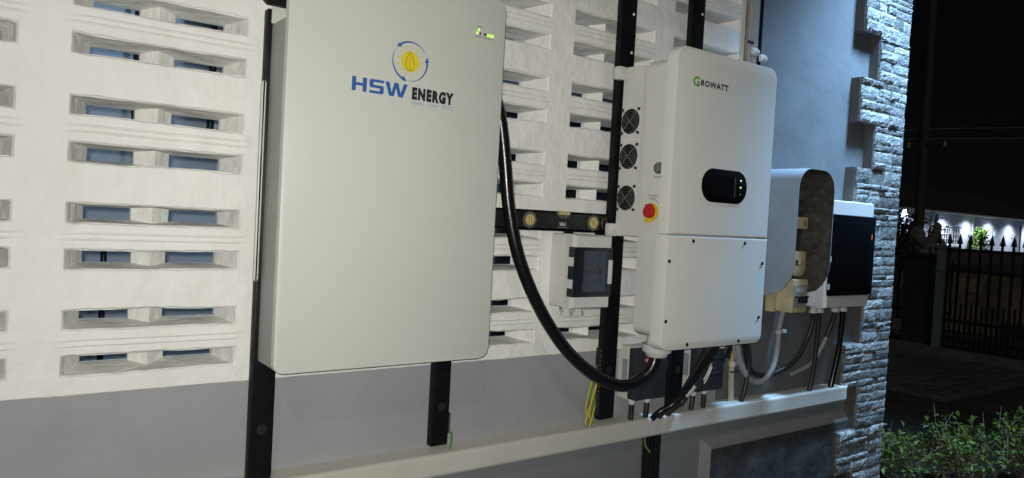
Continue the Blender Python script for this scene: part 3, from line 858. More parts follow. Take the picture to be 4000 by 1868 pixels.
# ------------------------------------------------------------------ enclosures
def breaker_box(name, label, x0, x1, yf, z0, z1, wx0, wx1, wz0, wz1, body_m, n_break, glands, group):
    t = thing(name, label, 'breaker box', ((x0+x1)/2, yf/2, z0), group)
    b = 0.028 if x1-x0 < 0.2 else 0.03
    mb = MB()
    # back tub, then a front frame whose left side is chamfered
    mb.rbox(x0, x1, yf+0.040, 0.0035 if x0 < 2 else 0.0027, z0, z1, 0.006, 0.002, 3)
    part('tub', mb, body_m, t, 35)
    fm = MB()
    def ring(i, y):
        X0, X1, Z0, Z1 = x0+i, x1-i, z0+i*0.6, z1-i*0.6
        return [(X0, y, Z0), (X1, y, Z0), (X1, y, Z1), (X0, y, Z1)]
    inner = [(wx0, yf, wz0), (wx1, yf, wz0), (wx1, yf, wz1), (wx0, yf, wz1)]
    deep = [(x, yf+0.022, z) for x, y, z in inner]
    fm.loft([ring(0, yf+0.0398), ring(0.0, yf+0.012), ring(0.007, yf), inner, deep], False)
    fm.add(deep, [(0, 1, 2, 3)])
    part('frame', fm, body_m, t)
    zc = (wz0+wz1)/2
    for k in range(n_break):
        w = (wx1-wx0-0.03)/n_break
        xx = wx0+0.015+w*k
        bk = part('breaker', MB().box(xx+0.001, xx+w-0.001, yf+0.010, yf+0.0215, zc-0.035, zc+0.035), grey_plastic, t)
        part('toggle', MB().box(xx+w*0.3, xx+w*0.7, yf+0.005, yf+0.0098, zc-0.007, zc+0.007), black_plastic, bk)
    for gx_ in glands:
        part('cable_gland', MB().cyl((gx_, yf*0.45, z0+0.0005), (0, 0, -1), 0.014, 0.014, 16, 0.012).cyl((gx_, yf*0.45, z0-0.0137), (0, 0, -1), 0.0155, 0.011, 8), body_m, t, 35)
    return t
dc = breaker_box('breaker_box', 'small pale grey breaker box with smoked window under the spirit level', 1.303, 1.4425, -0.100, -0.240, -0.0385,
                 1.322, 1.4320, -0.200, -0.076, white_plastic, 4, (1.332, 1.374), 'breaker boxes on the wall')
dcw = part('window_frame', MB().add(*(lambda o, i: (o+i, [(0, 1, 5, 4), (1, 2, 6, 5), (2, 3, 7, 6), (3, 0, 4, 7)]))(
    [(1.3020, -0.1035, -0.207), (1.4385, -0.1035, -0.207), (1.4385, -0.1035, -0.072), (1.3020, -0.1035, -0.072)],
    [(1.336, -0.1035, -0.192), (1.415, -0.1035, -0.192), (1.415, -0.1035, -0.082), (1.336, -0.1035, -0.082)])).box(1.3012, 1.3022, -0.1034, -0.078, -0.207, -0.072), blue_glass, dc)
part('pane', MB().rbox(1.3345, 1.4165, -0.1052, -0.1038, -0.1935, -0.0805, 0.006, 0.0, 4), smoke_pane, dc)
for z in (-0.112, -0.172): part('hinge', MB().box(1.2990, 1.3010, -0.100, -0.080, z-0.012, z+0.012), white_plastic, dc)
part('latch', MB().rbox(1.4245, 1.4375, -0.108, -0.1037, -0.172, -0.105, 0.003, 0.001, 3), white_plastic, dc, 35)
rb = breaker_box('breaker_box', 'large grey breaker box with black glossy door beside the meter hood', 2.486, 2.780, -0.120, -0.270, 0.123,
                 2.500, 2.772, -0.222, 0.070, white_plastic, 9, (2.52, 2.56, 2.665, 2.722), 'breaker boxes on the wall')
part('door', MB().rbox(2.4855, 2.7735, -0.1315, -0.1205, -0.2235, 0.0715, 0.006, 0.002, 4), smoke_dark, rb, 35, label='black glossy smoked door')
part('door_panel', MB().rbox(2.522, 2.742, -0.1335, -0.1317, -0.198, 0.046, 0.010, 0.0012, 5), smoke_dark, rb, 35)
part('door_rail', MB().box(2.7745, 2.7805, -0.129, -0.1205, -0.222, 0.070), black_plastic, rb)
part('orange_glint', MB().box(2.7505, 2.7520, -0.1325, -0.1317, -0.014, 0.006), glint_orange, rb)  # orange reflection drawn as a small glowing strip
for z in (-0.19, -0.09): part('hinge', MB().box(2.4795, 2.4853, -0.132, -0.121, z-0.010, z+0.010), grey_plastic, rb)
for z in (0.02, -0.07, -0.17): part('latch', MB().box(2.7807, 2.7845, -0.128, -0.119, z-0.018, z+0.018), grey_plastic, rb)

def isolator(x0, label, gz):
    x1, yf, z0, z1 = x0+0.128, -0.072, -0.524, -0.372
    t = thing('isolator_switch', label, 'isolator', ((x0+x1)/2, -0.03, z0), 'isolator switches under the inverter')
    part('base', MB().rbox(x0, x1, -0.040, 0.0043, z0-0.004, z1+0.004, 0.004, 0.002, 3), white_plastic, t, 35)
    part('cover', MB().rbox(x0-0.001, x1, yf, -0.0402, z0, z1, 0.004, 0.003, 3), charcoal_m, t, 35)
    part('hinge_line', MB().box(x0+0.0235, x0+0.025, yf-0.001, yf-0.0002, z0+0.004, z1-0.004), black_plastic, t)
    for z in (z0+0.055, z0+0.105): part('rib', MB().rbox(x0+0.062, x1-0.008, yf-0.0022, yf-0.0002, z-0.003, z+0.003, 0.0015, 0.0008, 3), charcoal_m, t)
    part('red_strip', MB().box(x0+0.075, x1-0.002, yf-0.0016, yf-0.0002, z1-0.013, z1-0.006), red_label, t)
    part('white_strip', MB().box(x0+0.075, x1-0.002, yf-0.0014, yf-0.0002, z1-0.0175, z1-0.0132), white_ink, t)
    lb = part('badge', MB().box(x0+0.030, x0+0.052, yf-0.0014, yf-0.0002, z1-0.040, z1-0.024), red_label, t)
    text_front('ABB', x0+0.0325, x0+0.0495, z1-0.0375, z1-0.0270, yf-0.0019, white_ink, lb)
    part('handle', MB().rbox(x1+0.0005, x1+0.014, -0.066, -0.050, z1-0.070, z1-0.040, 0.002, 0.001, 3), charcoal_m, t)
    part('rating_label', MB().box(x0-0.0006, x0-0.0002, -0.034, -0.012, z0+0.045, z1-0.035), conduit_m, t)
    for gx_ in gz:
        part('cable_gland', MB().cyl((gx_, -0.034, z0-0.0042), (0, 0, -1), 0.0125, 0.010, 8).cyl((gx_, -0.034, z0-0.0143), (0, 0, -1), 0.0095, 0.006, 14), white_plastic, t, 35)
    return t
isolator(1.594, 'charcoal covered isolator under the inverter, nearer the battery cabinet', (1.620, 1.686))
isolator(1.868, 'charcoal covered isolator under the inverter, nearer the stone corner', (1.897, 1.952))

# ------------------------------------------------------------------ meter hood with its fittings
hood = thing('meter_hood', 'grey sheet metal meter hood, open fronted with rounded edges', 'meter hood', (2.288, -0.09, -0.225))
hx0, hx1, hzb, hzt, hr = 2.182, 2.394, -0.224, 0.214, 0.070
def hood_shell(off):
    arch = []
    nz = 16
    for i in range(nz+1): arch.append((hx0+off, hzb+(hzt-hr-hzb)*i/nz))
    for i in range(1, 11): arch.append((hx0+hr-(hr-off)*math.cos(R(9*i)), hzt-hr+(hr-off)*math.sin(R(9*i))))
    for i in range(0, 10): arch.append((hx1-hr+(hr-off)*math.sin(R(9*i)), hzt-hr+(hr-off)*math.cos(R(9*i))))
    for i in range(nz+1): arch.append((hx1-off, hzt-hr-(hzt-hr-hzb)*i/nz))
    Rr = 0.115
    def yf(z):
        d = hzb+Rr-z
        return -0.182+(Rr-math.sqrt(max(Rr*Rr-d*d, 0)) if d > 0 else 0)
    return arch, yf
mb1, mb2, mb3 = MB(), MB(), MB()
a1, yf1 = hood_shell(0.0); a2, _ = hood_shell(0.0025)
def sheet(mb, arch, k=6):
    v = []; f = []
    for x, z in arch:
        for j in range(k+1): v.append((x, yf1(z)*(j/k)+0.0025*(1-j/k), z))
    for i in range(len(arch)-1):
        for j in range(k): f.append((i*(k+1)+j, (i+1)*(k+1)+j, (i+1)*(k+1)+j+1, i*(k+1)+j+1))
    mb.add(v, f)
sheet(mb1, a1); sheet(mb2, a2)
for i in range(len(a1)-1):
    mb3.add([(a1[i][0], yf1(a1[i][1]), a1[i][1]), (a1[i+1][0], yf1(a1[i+1][1]), a1[i+1][1]), (a2[i+1][0], yf1(a2[i+1][1]), a2[i+1][1]), (a2[i][0], yf1(a2[i][1]), a2[i][1])], [(0, 1, 2, 3)])
part('shell', mb1, hood_m, hood, 40)
part('lining', mb2, hood_in, hood, 40, label='grimy dark inner face')
part('rim', mb3, hood_m, hood)
part('backboard', MB().box(2.20, 2.375, -0.030, 0.0022, -0.265, 0.190), wood_m, hood, label='brown wooden backboard')
fh = thing('fuse_holder', 'dark round fuse holder at the top inside the meter hood', 'fuse holder', (2.325, -0.06, 0.09))
part('base', MB().rbox(2.295, 2.362, -0.090, -0.0305, 0.055, 0.115, 0.006, 0.003, 3), charcoal_m, fh, 35)
part('fuse_cap', MB().cyl((2.335, -0.0903, 0.085), (0, -1, 0), 0.016, 0.010, 20), hood_in, fh, 35)
fu = thing('fuse_carrier', 'small ivory fuse carrier in the middle of the meter hood', 'fuse', (2.33, -0.07, 0.02))
part('carrier', MB().rbox(2.290, 2.358, -0.112, -0.0305, 0.012, 0.053, 0.004, 0.002, 3), beige_m, fu, 35)
part('slot', MB().box(2.335, 2.340, -0.1135, -0.1122, 0.024, 0.041), black_plastic, fu)
part('rear_block', MB().box(2.285, 2.352, -0.090, -0.0305, -0.062, 0.0105), charcoal_m, fu)
mt = thing('service_fuse', 'ivory service fuse block with black opening inside the meter hood', 'fuse block', (2.32, -0.07, -0.15))
part('block', MB().rbox(2.278, 2.352, -0.118, -0.0305, -0.152, -0.066, (0.03, 0.03, 0.004, 0.004), 0.004, 6), beige_m, mt, 35)
part('opening', MB().box(2.290, 2.302, -0.1192, -0.1182, -0.115, -0.096), black_plastic, mt)
part('lid_edge', MB().tube([(2.280, -0.119, -0.100), (2.31, -0.1195, -0.112), (2.350, -0.119, -0.092)], 0.0015, 6), wood_m, mt)
bb = thing('beige_breaker', 'old beige three-pole breaker hanging below the meter hood', 'breaker', (2.325, -0.08, -0.28))
part('case', MB().rbox(2.281, 2.368, -0.120, -0.0305, -0.279, -0.163, 0.004, 0.003, 3), beige_m, bb, 35)
part('rear_block', MB().rbox(2.258, 2.2805, -0.060, -0.0305, -0.282, -0.170, 0.003, 0.002, 3), beige_m, bb, 35)
part('face', MB().box(2.286, 2.362, -0.1225, -0.1203, -0.262, -0.182), grout_m, bb)
part('print_label', MB().box(2.292, 2.345, -0.1232, -0.1227, -0.207, -0.190), grey_plastic, bb)
part('handle_bar', MB().box(2.290, 2.362, -0.131, -0.1227, -0.2265, -0.2205), black_plastic, bb)
for k in range(3): part('toggle', MB().box(2.296+0.020*k, 2.306+0.020*k, -0.137, -0.1312, -0.244, -0.222), black_plastic, bb)

# ------------------------------------------------------------------ cables
def cable(name, pts, r, m, label, cat='cable', group=None, n=12):
    return solo(name, MB().tube(pts, r, n), m, label, cat, 60, group)
cable('battery_cable', [(1.02, -0.070, 0.34), (1.052, -0.076, 0.25), (1.070, -0.08, 0.156), (1.088, -0.085, 0.029), (1.112, -0.092, -0.072), (1.149, -0.10, -0.163), (1.210, -0.11, -0.264), (1.285, -0.122, -0.352), (1.372, -0.14, -0.418), (1.455, -0.155, -0.447), (1.515, -0.168, -0.430), (1.545, -0.178, -0.395), (1.556, -0.180, -0.345)],
      0.0165, black_rubber, 'thick black cable looping from the battery cabinet to the inverter', n=18)
LT = LZ1+0.001
cable('isolator_cable', [(1.620, -0.034, -0.5445), (1.620, -0.034, -0.57), (1.619, -0.034, LT-0.03)], 0.0085, dark_cable, 'short dark cable from the left gland of the isolator nearer the battery', group='short isolator cables')
cable('isolator_cable', [(1.686, -0.034, -0.5445), (1.684, -0.035, -0.57), (1.681, -0.034, LT-0.03)], 0.0085, dark_cable, 'short dark cable from the right gland of the isolator nearer the battery', group='short isolator cables')
cable('isolator_cable', [(1.897, -0.034, -0.5445), (1.893, -0.036, -0.57), (1.884, -0.034, LT-0.03)], 0.0080, dark_cable, 'short dark cable from the left gland of the isolator nearer the stone corner', group='short isolator cables')
cable('isolator_cable', [(1.952, -0.034, -0.5445), (1.951, -0.035, -0.57), (1.950, -0.034, LT-0.03)], 0.0080, dark_cable, 'short dark cable from the right gland of the isolator nearer the stone corner', group='short isolator cables')
for (a, lab, m_, rr) in (((0.0, 0.0), 'glossy black cable slanting from inverter to ledge, front of three', black_rubber, 0.0095),
                         ((0.030, 0.03), 'charcoal cable slanting from inverter to ledge, middle of three', dark_cable, 0.0105),
                         ((0.075, 0.045), 'charcoal cable with white tag slanting from inverter to ledge, rightmost of three', dark_cable, 0.0095)):
    dx, dy = a
    x2 = 1.735+dx*0.9
    cable('slanting_cable', [(1.80+dx*0.25, -0.20+dy, -0.315), (1.797+dx*0.25, -0.19+dy, -0.36), (1.787+dx*0.4, -0.150+dy*0.8, -0.43), (1.770+dx*0.6, -0.115+dy*0.6, -0.495), (x2+0.012, -0.085+dy*0.4, -0.545), (x2-0.022, -0.062+dy*0.2, -0.572), (x2-0.036, -0.040+dy*0.1, LT-0.012)], rr, m_, lab, group='slanting inverter cables')
tg = MB().tube([(1.822, -0.098, -0.490), (1.801, -0.083, -0.524)], 0.0115, 12, False, 1)
solo('cable_tag', tg, white_plastic, 'white sleeve tag on the rightmost slanting cable', 'tag', 60)
for k, (x, yy, z) in enumerate(((1.793, -0.175, -0.435), (1.805, -0.168, -0.447))):
    solo('cable_tie', MB().tube([(x+0.010, yy, z+0.028), (x, yy+0.004, z), (x-0.014, yy+0.006, z-0.022)], 0.0024, 6, False, 4), white_plastic,
         ('upper', 'lower')[k]+' white cable tie tail on the slanting cables', 'cable tie', 60)
for k, x in enumerate((2.082, 2.126)):
    cable('short_sleeve', [(x-0.02, -0.09, -0.30), (x-0.006, -0.055, -0.36), (x, -0.026, -0.41), (x, -0.020, -0.438)], 0.0085, black_plastic, ('left', 'right')[k]+' short black sleeve beside the grey riser conduit under the inverter', group='short black sleeves')
rc = thing('riser_conduit', 'pale grey conduit with white saddle rising from the ledge under inverter', 'conduit', (2.116, -0.02, LT))
part('pipe', MB().tube([(2.095, -0.05, -0.31), (2.104, -0.022, -0.40), (2.113, -0.016, -0.46), (2.122, -0.016, LT-0.004)], 0.0085, 14), grey_plastic, rc, 60)
part('saddle', MB().cyl((2.110, -0.017, -0.452), (0.1, 0, -1), 0.0130, 0.016, 16).box(2.121, 2.147, -0.022, -0.006, -0.466, -0.453), white_plastic, rc, 35)
part('tie', MB().cyl((2.116, -0.0165, -0.486), (0, 0, -1), 0.0110, 0.005, 14).box(2.125, 2.142, -0.020, -0.015, -0.4905, -0.4865), black_plastic, rc, 35)
cable('earth_wire', [(2.082, -0.055, -0.31), (2.090, -0.034, -0.40), (2.094, -0.022, -0.46), (2.100, -0.018, -0.52), (2.106, -0.018, LT-0.003)], 0.0022, yg_yellow, 'yellow earth wire running down beside the pale grey riser conduit')
# curved conduit and cables below hood and large breaker box; Y about -0.03
C = lambda *p: [(x, y, z) for x, y, z in p]
mc = thing('meter_conduit', 'grey conduit curving down from the beige breaker in a U', 'conduit', (2.25, -0.03, -0.52))
part('pipe', MB().tube(C((2.325, -0.060, -0.275), (2.330, -0.045, -0.33), (2.345, -0.030, -0.42), (2.325, -0.030, -0.49), (2.275, -0.030, -0.530), (2.212, -0.030, -0.525), (2.155, -0.033, -0.485), (2.110, -0.04, -0.42), (2.085, -0.055, -0.36)), 0.0095, 14), conduit_m, mc, 60)
part('saddle', MB().cyl((2.336, -0.038, -0.352), (0.1, 0, -1), 0.0140, 0.012, 16).box(2.349, 2.378, -0.043, -0.028, -0.364, -0.353), grey_plastic, mc, 35)
cable('grey_flex', C((2.06, -0.06, -0.32), (2.075, -0.045, -0.38), (2.10, -0.038, -0.43), (2.135, -0.034, -0.468)), 0.006, conduit_m, 'thin grey flex beside the U-shaped conduit under the inverter')
cable('loop_cable', C((2.52, -0.054, -0.29), (2.525, -0.05, -0.33), (2.510, -0.040, -0.40), (2.455, -0.035, -0.47), (2.37, -0.020, -0.510), (2.285, -0.018, -0.515), (2.215, -0.02, -0.49), (2.165, -0.03, -0.42), (2.14, -0.045, -0.36), (2.12, -0.06, -0.31)), 0.0088, dark_cable, 'dark cable sagging in a loop from large breaker box towards the inverter')
cable('drop_cable', C((2.10, -0.07, -0.31), (2.150, -0.045, -0.39), (2.180, -0.036, -0.45), (2.170, -0.034, -0.54), (2.150, -0.034, LT-0.004)), 0.0080, dark_cable, 'dark kinked cable dropping from the inverter to the ledge beside the riser conduit')
cable('drop_cable', C((2.56, -0.054, -0.29), (2.568, -0.048, -0.36), (2.572, -0.042, -0.46), (2.565, -0.038, -0.55), (2.556, -0.036, LT-0.004)), 0.0085, dark_cable, 'dark cable hanging straight from large breaker box to the ledge, second gland')
cable('drop_cable', C((2.665, -0.054, -0.29), (2.664, -0.045, -0.34), (2.652, -0.034, -0.395)), 0.0085, dark_cable, 'short dark cable sleeve below the third gland of the large breaker box')
cable('grey_flex', C((2.652, -0.034, -0.393), (2.640, -0.022, -0.44), (2.610, -0.014, -0.485), (2.575, -0.012, -0.505), (2.48, -0.007, -0.530)), 0.0072, conduit_m, 'grey corrugated flex curling left below the large breaker box')
cable('drop_cable', C((2.722, -0.054, -0.29), (2.724, -0.05, -0.37), (2.724, -0.045, -0.45), (2.712, -0.038, -0.54), (2.700, -0.036, LT-0.004)), 0.0105, black_rubber, 'black cable dropping from large breaker box to the ledge end, nearest the stone')
for k, (x, m_, l) in enumerate(((1.722, black_rubber, 'left'), (1.757, black_rubber, 'right'))):
    cable('lower_cable', [(x, -0.014, LZ0+0.02), (x, -0.015, -0.75), (x+0.006, -0.015, -0.95), (x+0.006, -0.015, GROUND+0.01)], 0.0168, m_, l+' of two thick black cables running down the wall below the ledge', group='thick cables below the ledge')
cable('earth_wire', [(1.700, -0.020, LZ0+0.01), (1.702, -0.022, -0.68), (1.714, -0.033, -0.705)], 0.003, yg_green, 'green earth wire end peeping out below the ledge by thick cables')
# riser bundle at the edge of the white wall
for (x, r_, m_, lab) in ((2.088, 0.003, brass_m, 'brownish yellow wire running up the edge of white wall above the inverter'),
                         (2.103, 0.009, conduit_m, 'left grey conduit running up the wall above the inverter'),
                         (2.123, 0.009, conduit_m, 'middle grey conduit running up the wall above the inverter'),
                         (2.1405, 0.007, conduit_m, 'slim grey conduit beside the black cable above the inverter'),
                         (2.158, 0.008, black_rubber, 'black cable running up the wall above the inverter beside conduits')):
    cable('riser_pipe', [(x, -r_-0.002, 1.615), (x, -r_-0.002, 0.9), (x, -r_-0.002, 0.5), (x, -r_-0.002, 0.0)], r_, m_, lab, 'conduit', 'risers above the inverter')
for k, (x, z) in enumerate(((2.120, 0.600), (2.165, 0.585))):
    solo('pipe_clip', MB().rbox(x-0.016, x+0.016, -0.026, -0.018, z-0.012, z+0.012, 0.004, 0.002, 3).cyl((x+0.010, -0.0262, z), (0, -1, 0), 0.006, 0.005, 10), white_plastic, ('left', 'right')[k]+' white clip on the risers above the inverter', 'clip', 35)
solo('cable_tie', MB().box(2.080, 2.108, -0.026, -0.0215, 0.622, 0.630), black_plastic, 'black cable tie round the yellow wire above the inverter', 'cable tie')
# earth bars with their wires
eb = thing('earth_bar', 'brass earth bar with a column of screws on the tall rail', 'earth bar', (1.478, -0.03, -0.565))
part('bar', MB().box(1.4745, 1.4835, -0.036, -0.022, -0.562, -0.366), screw_m, eb)
for k in range(26):
    z = -0.372-k*0.0074
    part('terminal_screw', MB().cyl((1.4775+0.002*(k % 2), -0.0362, z), (-0.3, -1, 0), 0.0026, 0.005, 8), (brass_m, chrome_m)[k % 2], eb, 35)
er = random.Random(3)
for k in range(8):
    z = (-0.415, -0.43, -0.445, -0.50, -0.51, -0.525, -0.42, -0.46, -0.535)[k]
    out = er.uniform(0.020, 0.045)
    pts = [(1.473, -0.032, z), (1.473-out*0.7, -0.040-er.uniform(0, .01), z-0.012), (1.473-out, -0.042, z-0.055), (1.455-out*0.6+er.uniform(-.006, .006), -0.042, (z+LT)/2-0.03), (1.447+k*0.0022, -0.036, LT+0.012), (1.452+k*0.002, -0.020, LT-0.006)]
    cable('earth_wire', pts, 0.0024, yg_yellow if k % 3 else yg_green,
          ('yellow' if k % 3 else 'green')+' earth wire in the bunch hanging beside the tall black rail', 'wire', 'earth wires from the bar', 7)
eb2 = thing('earth_bar', 'tiny earth bar with screws beside the rail under the battery', 'earth bar', (0.977, -0.03, -0.545))
part('bar', MB().box(0.9722, 0.9765, -0.036, -0.024, -0.548, -0.496), screw_m, eb2)
for k in range(9):
    part('terminal_screw', MB().cyl((0.9767, -0.033, -0.500-k*0.0056), (0.6, -1, 0), 0.0021, 0.005, 8), (chrome_m, brass_m)[k % 3 == 0], eb2, 35)
cable('earth_wire', [(0.977, -0.036, -0.546), (0.984, -0.036, -0.548), (0.988, -0.034, -0.56), (0.987, -0.03, LT-0.002)], 0.0025, yg_green, 'short green wire curling down from tiny earth bar under the battery')

# ------------------------------------------------------------------ yard: paving, kerb, shrubs
GZ = GROUND
pav = MB().box(6.6, 9.05, 1.2, 3.7, GZ-0.05, GZ+0.004)
drive = structure('driveway', pav, kerb_m)
pm = MB().rbox(0.004, 0.246, 0.004, 0.121, 0.0, 0.02, 0.004, 0.0, 2)
pme = MB(); 
pme.loft([[(0.004, 0.004, 0), (0.246, 0.004, 0), (0.246, 0.121, 0), (0.004, 0.121, 0)], [(0.004, 0.004, 0.018), (0.246, 0.004, 0.018), (0.246, 0.121, 0.018), (0.004, 0.121, 0.018)], [(0.012, 0.012, 0.024), (0.238, 0.012, 0.024), (0.238, 0.113, 0.024), (0.012, 0.113, 0.024)]])
pmesh = pme.mesh('paver'); pmesh.materials.append(paver_m)
for i in range(9):
    for j in range(20):
        x = 6.62+i*0.25+(0.125 if j % 2 else 0); y = 1.22+j*0.125
        child_piece('paver', pmesh, drive, (x, y, GZ+0.005+rnd.uniform(0, .002)))
kp = structure('kerb', MB().rbox(0, 0, 0, 0, 0, 0) if False else MB().box(9.06, 9.4, -3.0, 4.0, GZ-0.05, GZ+0.10), kerb_m)

def shrub(name, label, cx, cy, rx, ry, h, n, seed, spikes):
    q = random.Random(seed)
    t = thing(name, label, 'shrub', (cx, cy, GZ), 'leafy shrubs at the yard edge')
    st, lv_, sp = MB(), MB(), MB()
    tips = []
    for k in range(16):
        a = q.uniform(0, 6.28); d = q.uniform(0.35, 1.0)
        tip = Vector((cx+rx*d*math.cos(a), cy+ry*d*math.sin(a), GZ+h*q.uniform(0.5, 1.0)*(1.05-0.35*d)))
        b = Vector((cx+q.uniform(-.08, .08), cy+q.uniform(-.08, .08), GZ))
        mid = b.lerp(tip, 0.5)+Vector((q.uniform(-.06, .06), q.uniform(-.06, .06), -0.05))
        st.tube([b, mid, tip], [0.007, 0.005, 0.003], 5, False, 4)
        tips.append((mid, tip))
        for _ in range(4):
            s0 = mid.lerp(tip, q.uniform(0, 0.9)); s1 = s0+Vector((q.uniform(-.13, .13), q.uniform(-.13, .13), q.uniform(0.0, .14)))
            st.tube([s0, s1], 0.0025, 4, False, 1)
            tips.append((s0, s1))
    for k in range(n):
        a, b = q.choice(tips)
        p = a.lerp(b, q.uniform(0.3, 1.08))+Vector((q.gauss(0, .022), q.gauss(0, .022), q.gauss(0, .02)))
        L = q.uniform(0.018, 0.048); w = L*0.30
        d = Vector((q.uniform(-1, 1), q.uniform(-1, 1), q.uniform(-.5, .7))).normalized()
        sd_ = d.cross(Vector((q.uniform(-.5, .5), q.uniform(-.5, .5), 1))).normalized()
        nn = sd_.cross(d)*w*0.5
        lv_.add([p, p+d*L*.45+sd_*w+nn, p+d*L, p+d*L*.45-sd_*w+nn, p+d*L*.45], [(0, 1, 4), (1, 2, 4), (2, 3, 4), (3, 0, 4)])
    for k in range(spikes):
        a, b = q.choice(tips)
        if b.z < GZ+h*0.45: continue
        hh = q.uniform(0.07, 0.14); lean = Vector((q.uniform(-.12, .12), q.uniform(-.12, .12), 1))
        sp.tube([b, b+lean*hh], 0.0010, 4, False, 1)
        for i in range(7):
            c = b+lean*hh*(0.3+0.1*i); sp.cyl(c, lean, 0.0048-0.0005*i, 0.003, 6, 0.002)
    part('stems', st, stem_m, t)
    o = part('foliage', lv_, leaf_m, t, kind='stuff')
    if sp.v: part('flower_spikes', sp, spike_m, t, kind='stuff')
    return t
shrub('leafy_shrub', 'low leafy shrub nearest the stone corner at the bottom of the yard', 4.20, 0.36, 0.22, 0.20, 0.33, 620, 1, 4)
shrub('leafy_shrub', 'broad leafy shrub in the middle of the row of shrubs', 4.40, 0.13, 0.27, 0.22, 0.40, 800, 2, 4)
shrub('leafy_shrub', 'tallest leafy shrub with flower spikes at the right edge', 4.75, -0.06, 0.26, 0.24, 0.50, 780, 3, 5)
# dry leaves scattered on the soil
lt = MB(); q = random.Random(9)
for k in range(70):
    x, y = q.uniform(3.6, 4.8), q.uniform(-0.4, 0.8)
    a = q.uniform(0, 6.28); L = q.uniform(0.012, 0.03); z = GZ+0.006
    d = Vector((math.cos(a), math.sin(a), 0)); s_ = Vector((-d.y, d.x, 0))
    p = Vector((x, y, z))
    lt.add([p, p+d*L+s_*L*.4+Vector((0, 0, .006)), p+d*L*2, p+d*L-s_*L*.4+Vector((0, 0, .004))], [(0, 1, 2, 3)])
o = part('leaf_litter', lt, grout_m); o['label'] = 'pale dry leaves scattered on the dark soil by the shrubs'; o['category'] = 'leaves'; o['kind'] = 'stuff'

# ------------------------------------------------------------------ fence, gate pillar, statue, stool
FX = 9.22
fence = thing('iron_fence', 'black iron fence with spear finials along the yard', 'fence', (FX, 1.2, GZ))
for z, h in ((-0.105, 0.035), (-0.345, 0.03), (-0.93, 0.035), (-1.14, 0.03), (-1.245, 0.03)):
    part('rail', MB().box(FX-0.018, FX+0.018, -0.8, 2.55, z-h/2, z+h/2), iron_m, fence)
pkt = MB().box(-0.011, 0.011, -0.011, 0.011, 0, 1.17)
fin = MB()
fin.loft([[(s*c0, s*c1, z) for c0, c1 in ((1, 0), (.5, .87), (-.5, .87), (-1, 0), (-.5, -.87), (.5, -.87))] for s, z in ((0.012, 1.165), (0.016, 1.185), (0.011, 1.195), (0.028, 1.225), (0.018, 1.265), (0.002, 1.325))])
fin.loft([[(0, -0.034, 1.215), (0.004, -0.034, 1.205), (-0.004, -0.034, 1.205)], [(0, 0.034, 1.215), (0.004, 0.034, 1.205), (-0.004, 0.034, 1.205)]])
pk_me = pkt.mesh('picket'); pk_me.materials.append(iron_m)
fn_me = fin.mesh('spear_finial'); fn_me.materials.append(iron_m)
db_me = MB().box(-0.009, 0.009, -0.009, 0.009, 0, 0.52).mesh('dog_bar'); db_me.materials.append(iron_m)
y = 2.50; k = 0
while y > -0.4:
    p_ = child_piece('picket', pk_me, fence, (FX, y, -1.24))
    o2 = bpy.data.objects.new('spear_finial', fn_me); COL.objects.link(o2); o2.parent = p_
    child_piece('dog_bar', db_me, fence, (FX, y-0.055, -1.24))
    y -= 0.11; k += 1
# gate leaf further back on the left of the pillar
gt = thing('iron_gate', 'black iron gate leaf behind the gate pillar', 'gate', (10.8, 3.7, GZ))
for z in (-0.40, -0.995): part('rail', MB().box(10.785, 10.815, 3.0, 4.3, z-0.02, z+0.02), iron_m, gt)
for k in range(13):
    child_piece('picket', pk_me, gt, (10.8, 3.02+0.1*k, -1.18), (1, 1, 0.78))
# the pillar with its painted post and the statue
pl = thing('gate_pillar', 'dark square gate pillar carrying a statue', 'pillar', (9.3, 2.70, GZ))
part('shaft', MB().box(9.25, 9.55, 2.55, 2.90, GZ, -0.20), pillar_m, pl)
part('cap', MB().box(9.22, 9.58, 2.52, 2.93, -0.1995, -0.172), pillar_m, pl)
ps = thing('gate_post', 'slim blue-grey gate post beside the dark pillar', 'post', (9.2, 2.46, GZ))
part('shaft', MB().box(9.16, 9.25, 2.415, 2.495, GZ, -0.10), post_m, ps)
part('collar', MB().box(9.15, 9.26, 2.405, 2.505, -0.36, -0.335), post_m, ps)
part('cap', MB().box(9.15, 9.26, 2.405, 2.505, -0.0995, -0.06).cyl((9.205, 2.455, -0.0598), (0, 0, 1), 0.035, 0.07, 10, 0.005), post_m, ps, 35)
stt = MB()
def blob(c, r, n=12, m_=8, seed=0):
    loops = []
    for j in range(m_+1):
        a = math.pi*(0.02+0.96*j/m_)-math.pi/2
        loops.append([(c[0]+r[0]*math.cos(a)*math.cos(2*math.pi*i/n), c[1]+r[1]*math.cos(a)*math.sin(2*math.pi*i/n), c[2]+r[2]*math.sin(a)) for i in range(n)])
    stt.loft(loops)
stx = 9.40
blob((stx, 2.70, -0.09), (0.075, 0.095, 0.10))            # body
stt.tube([(stx, 2.70, -0.16), (stx, 2.69, -0.05), (stx, 2.65, 0.03), (stx-0.01, 2.622, 0.11), (stx-0.02, 2.612, 0.165)], [0.085, 0.08, 0.06, 0.05, 0.045, 0.03], 12)
blob((stx-0.02, 2.612, 0.155), (0.045, 0.046, 0.05))      # head
blob((stx+0.01, 2.86, 0.045), (0.05, 0.105, 0.105))       # round fan of the tail
stt.tube([(stx, 2.70, -0.08), (stx, 2.79, -0.02), (stx, 2.86, 0.03)], [0.07, 0.06, 0.05], 10)
stt.cyl((stx, 2.72, -0.171), (0, 0, 1), 0.115, 0.05, 14, 0.10)
solo('garden_statue', stt, statue_m, 'weathered stone statue with raised head and round tail on gate pillar', 'statue', 60)
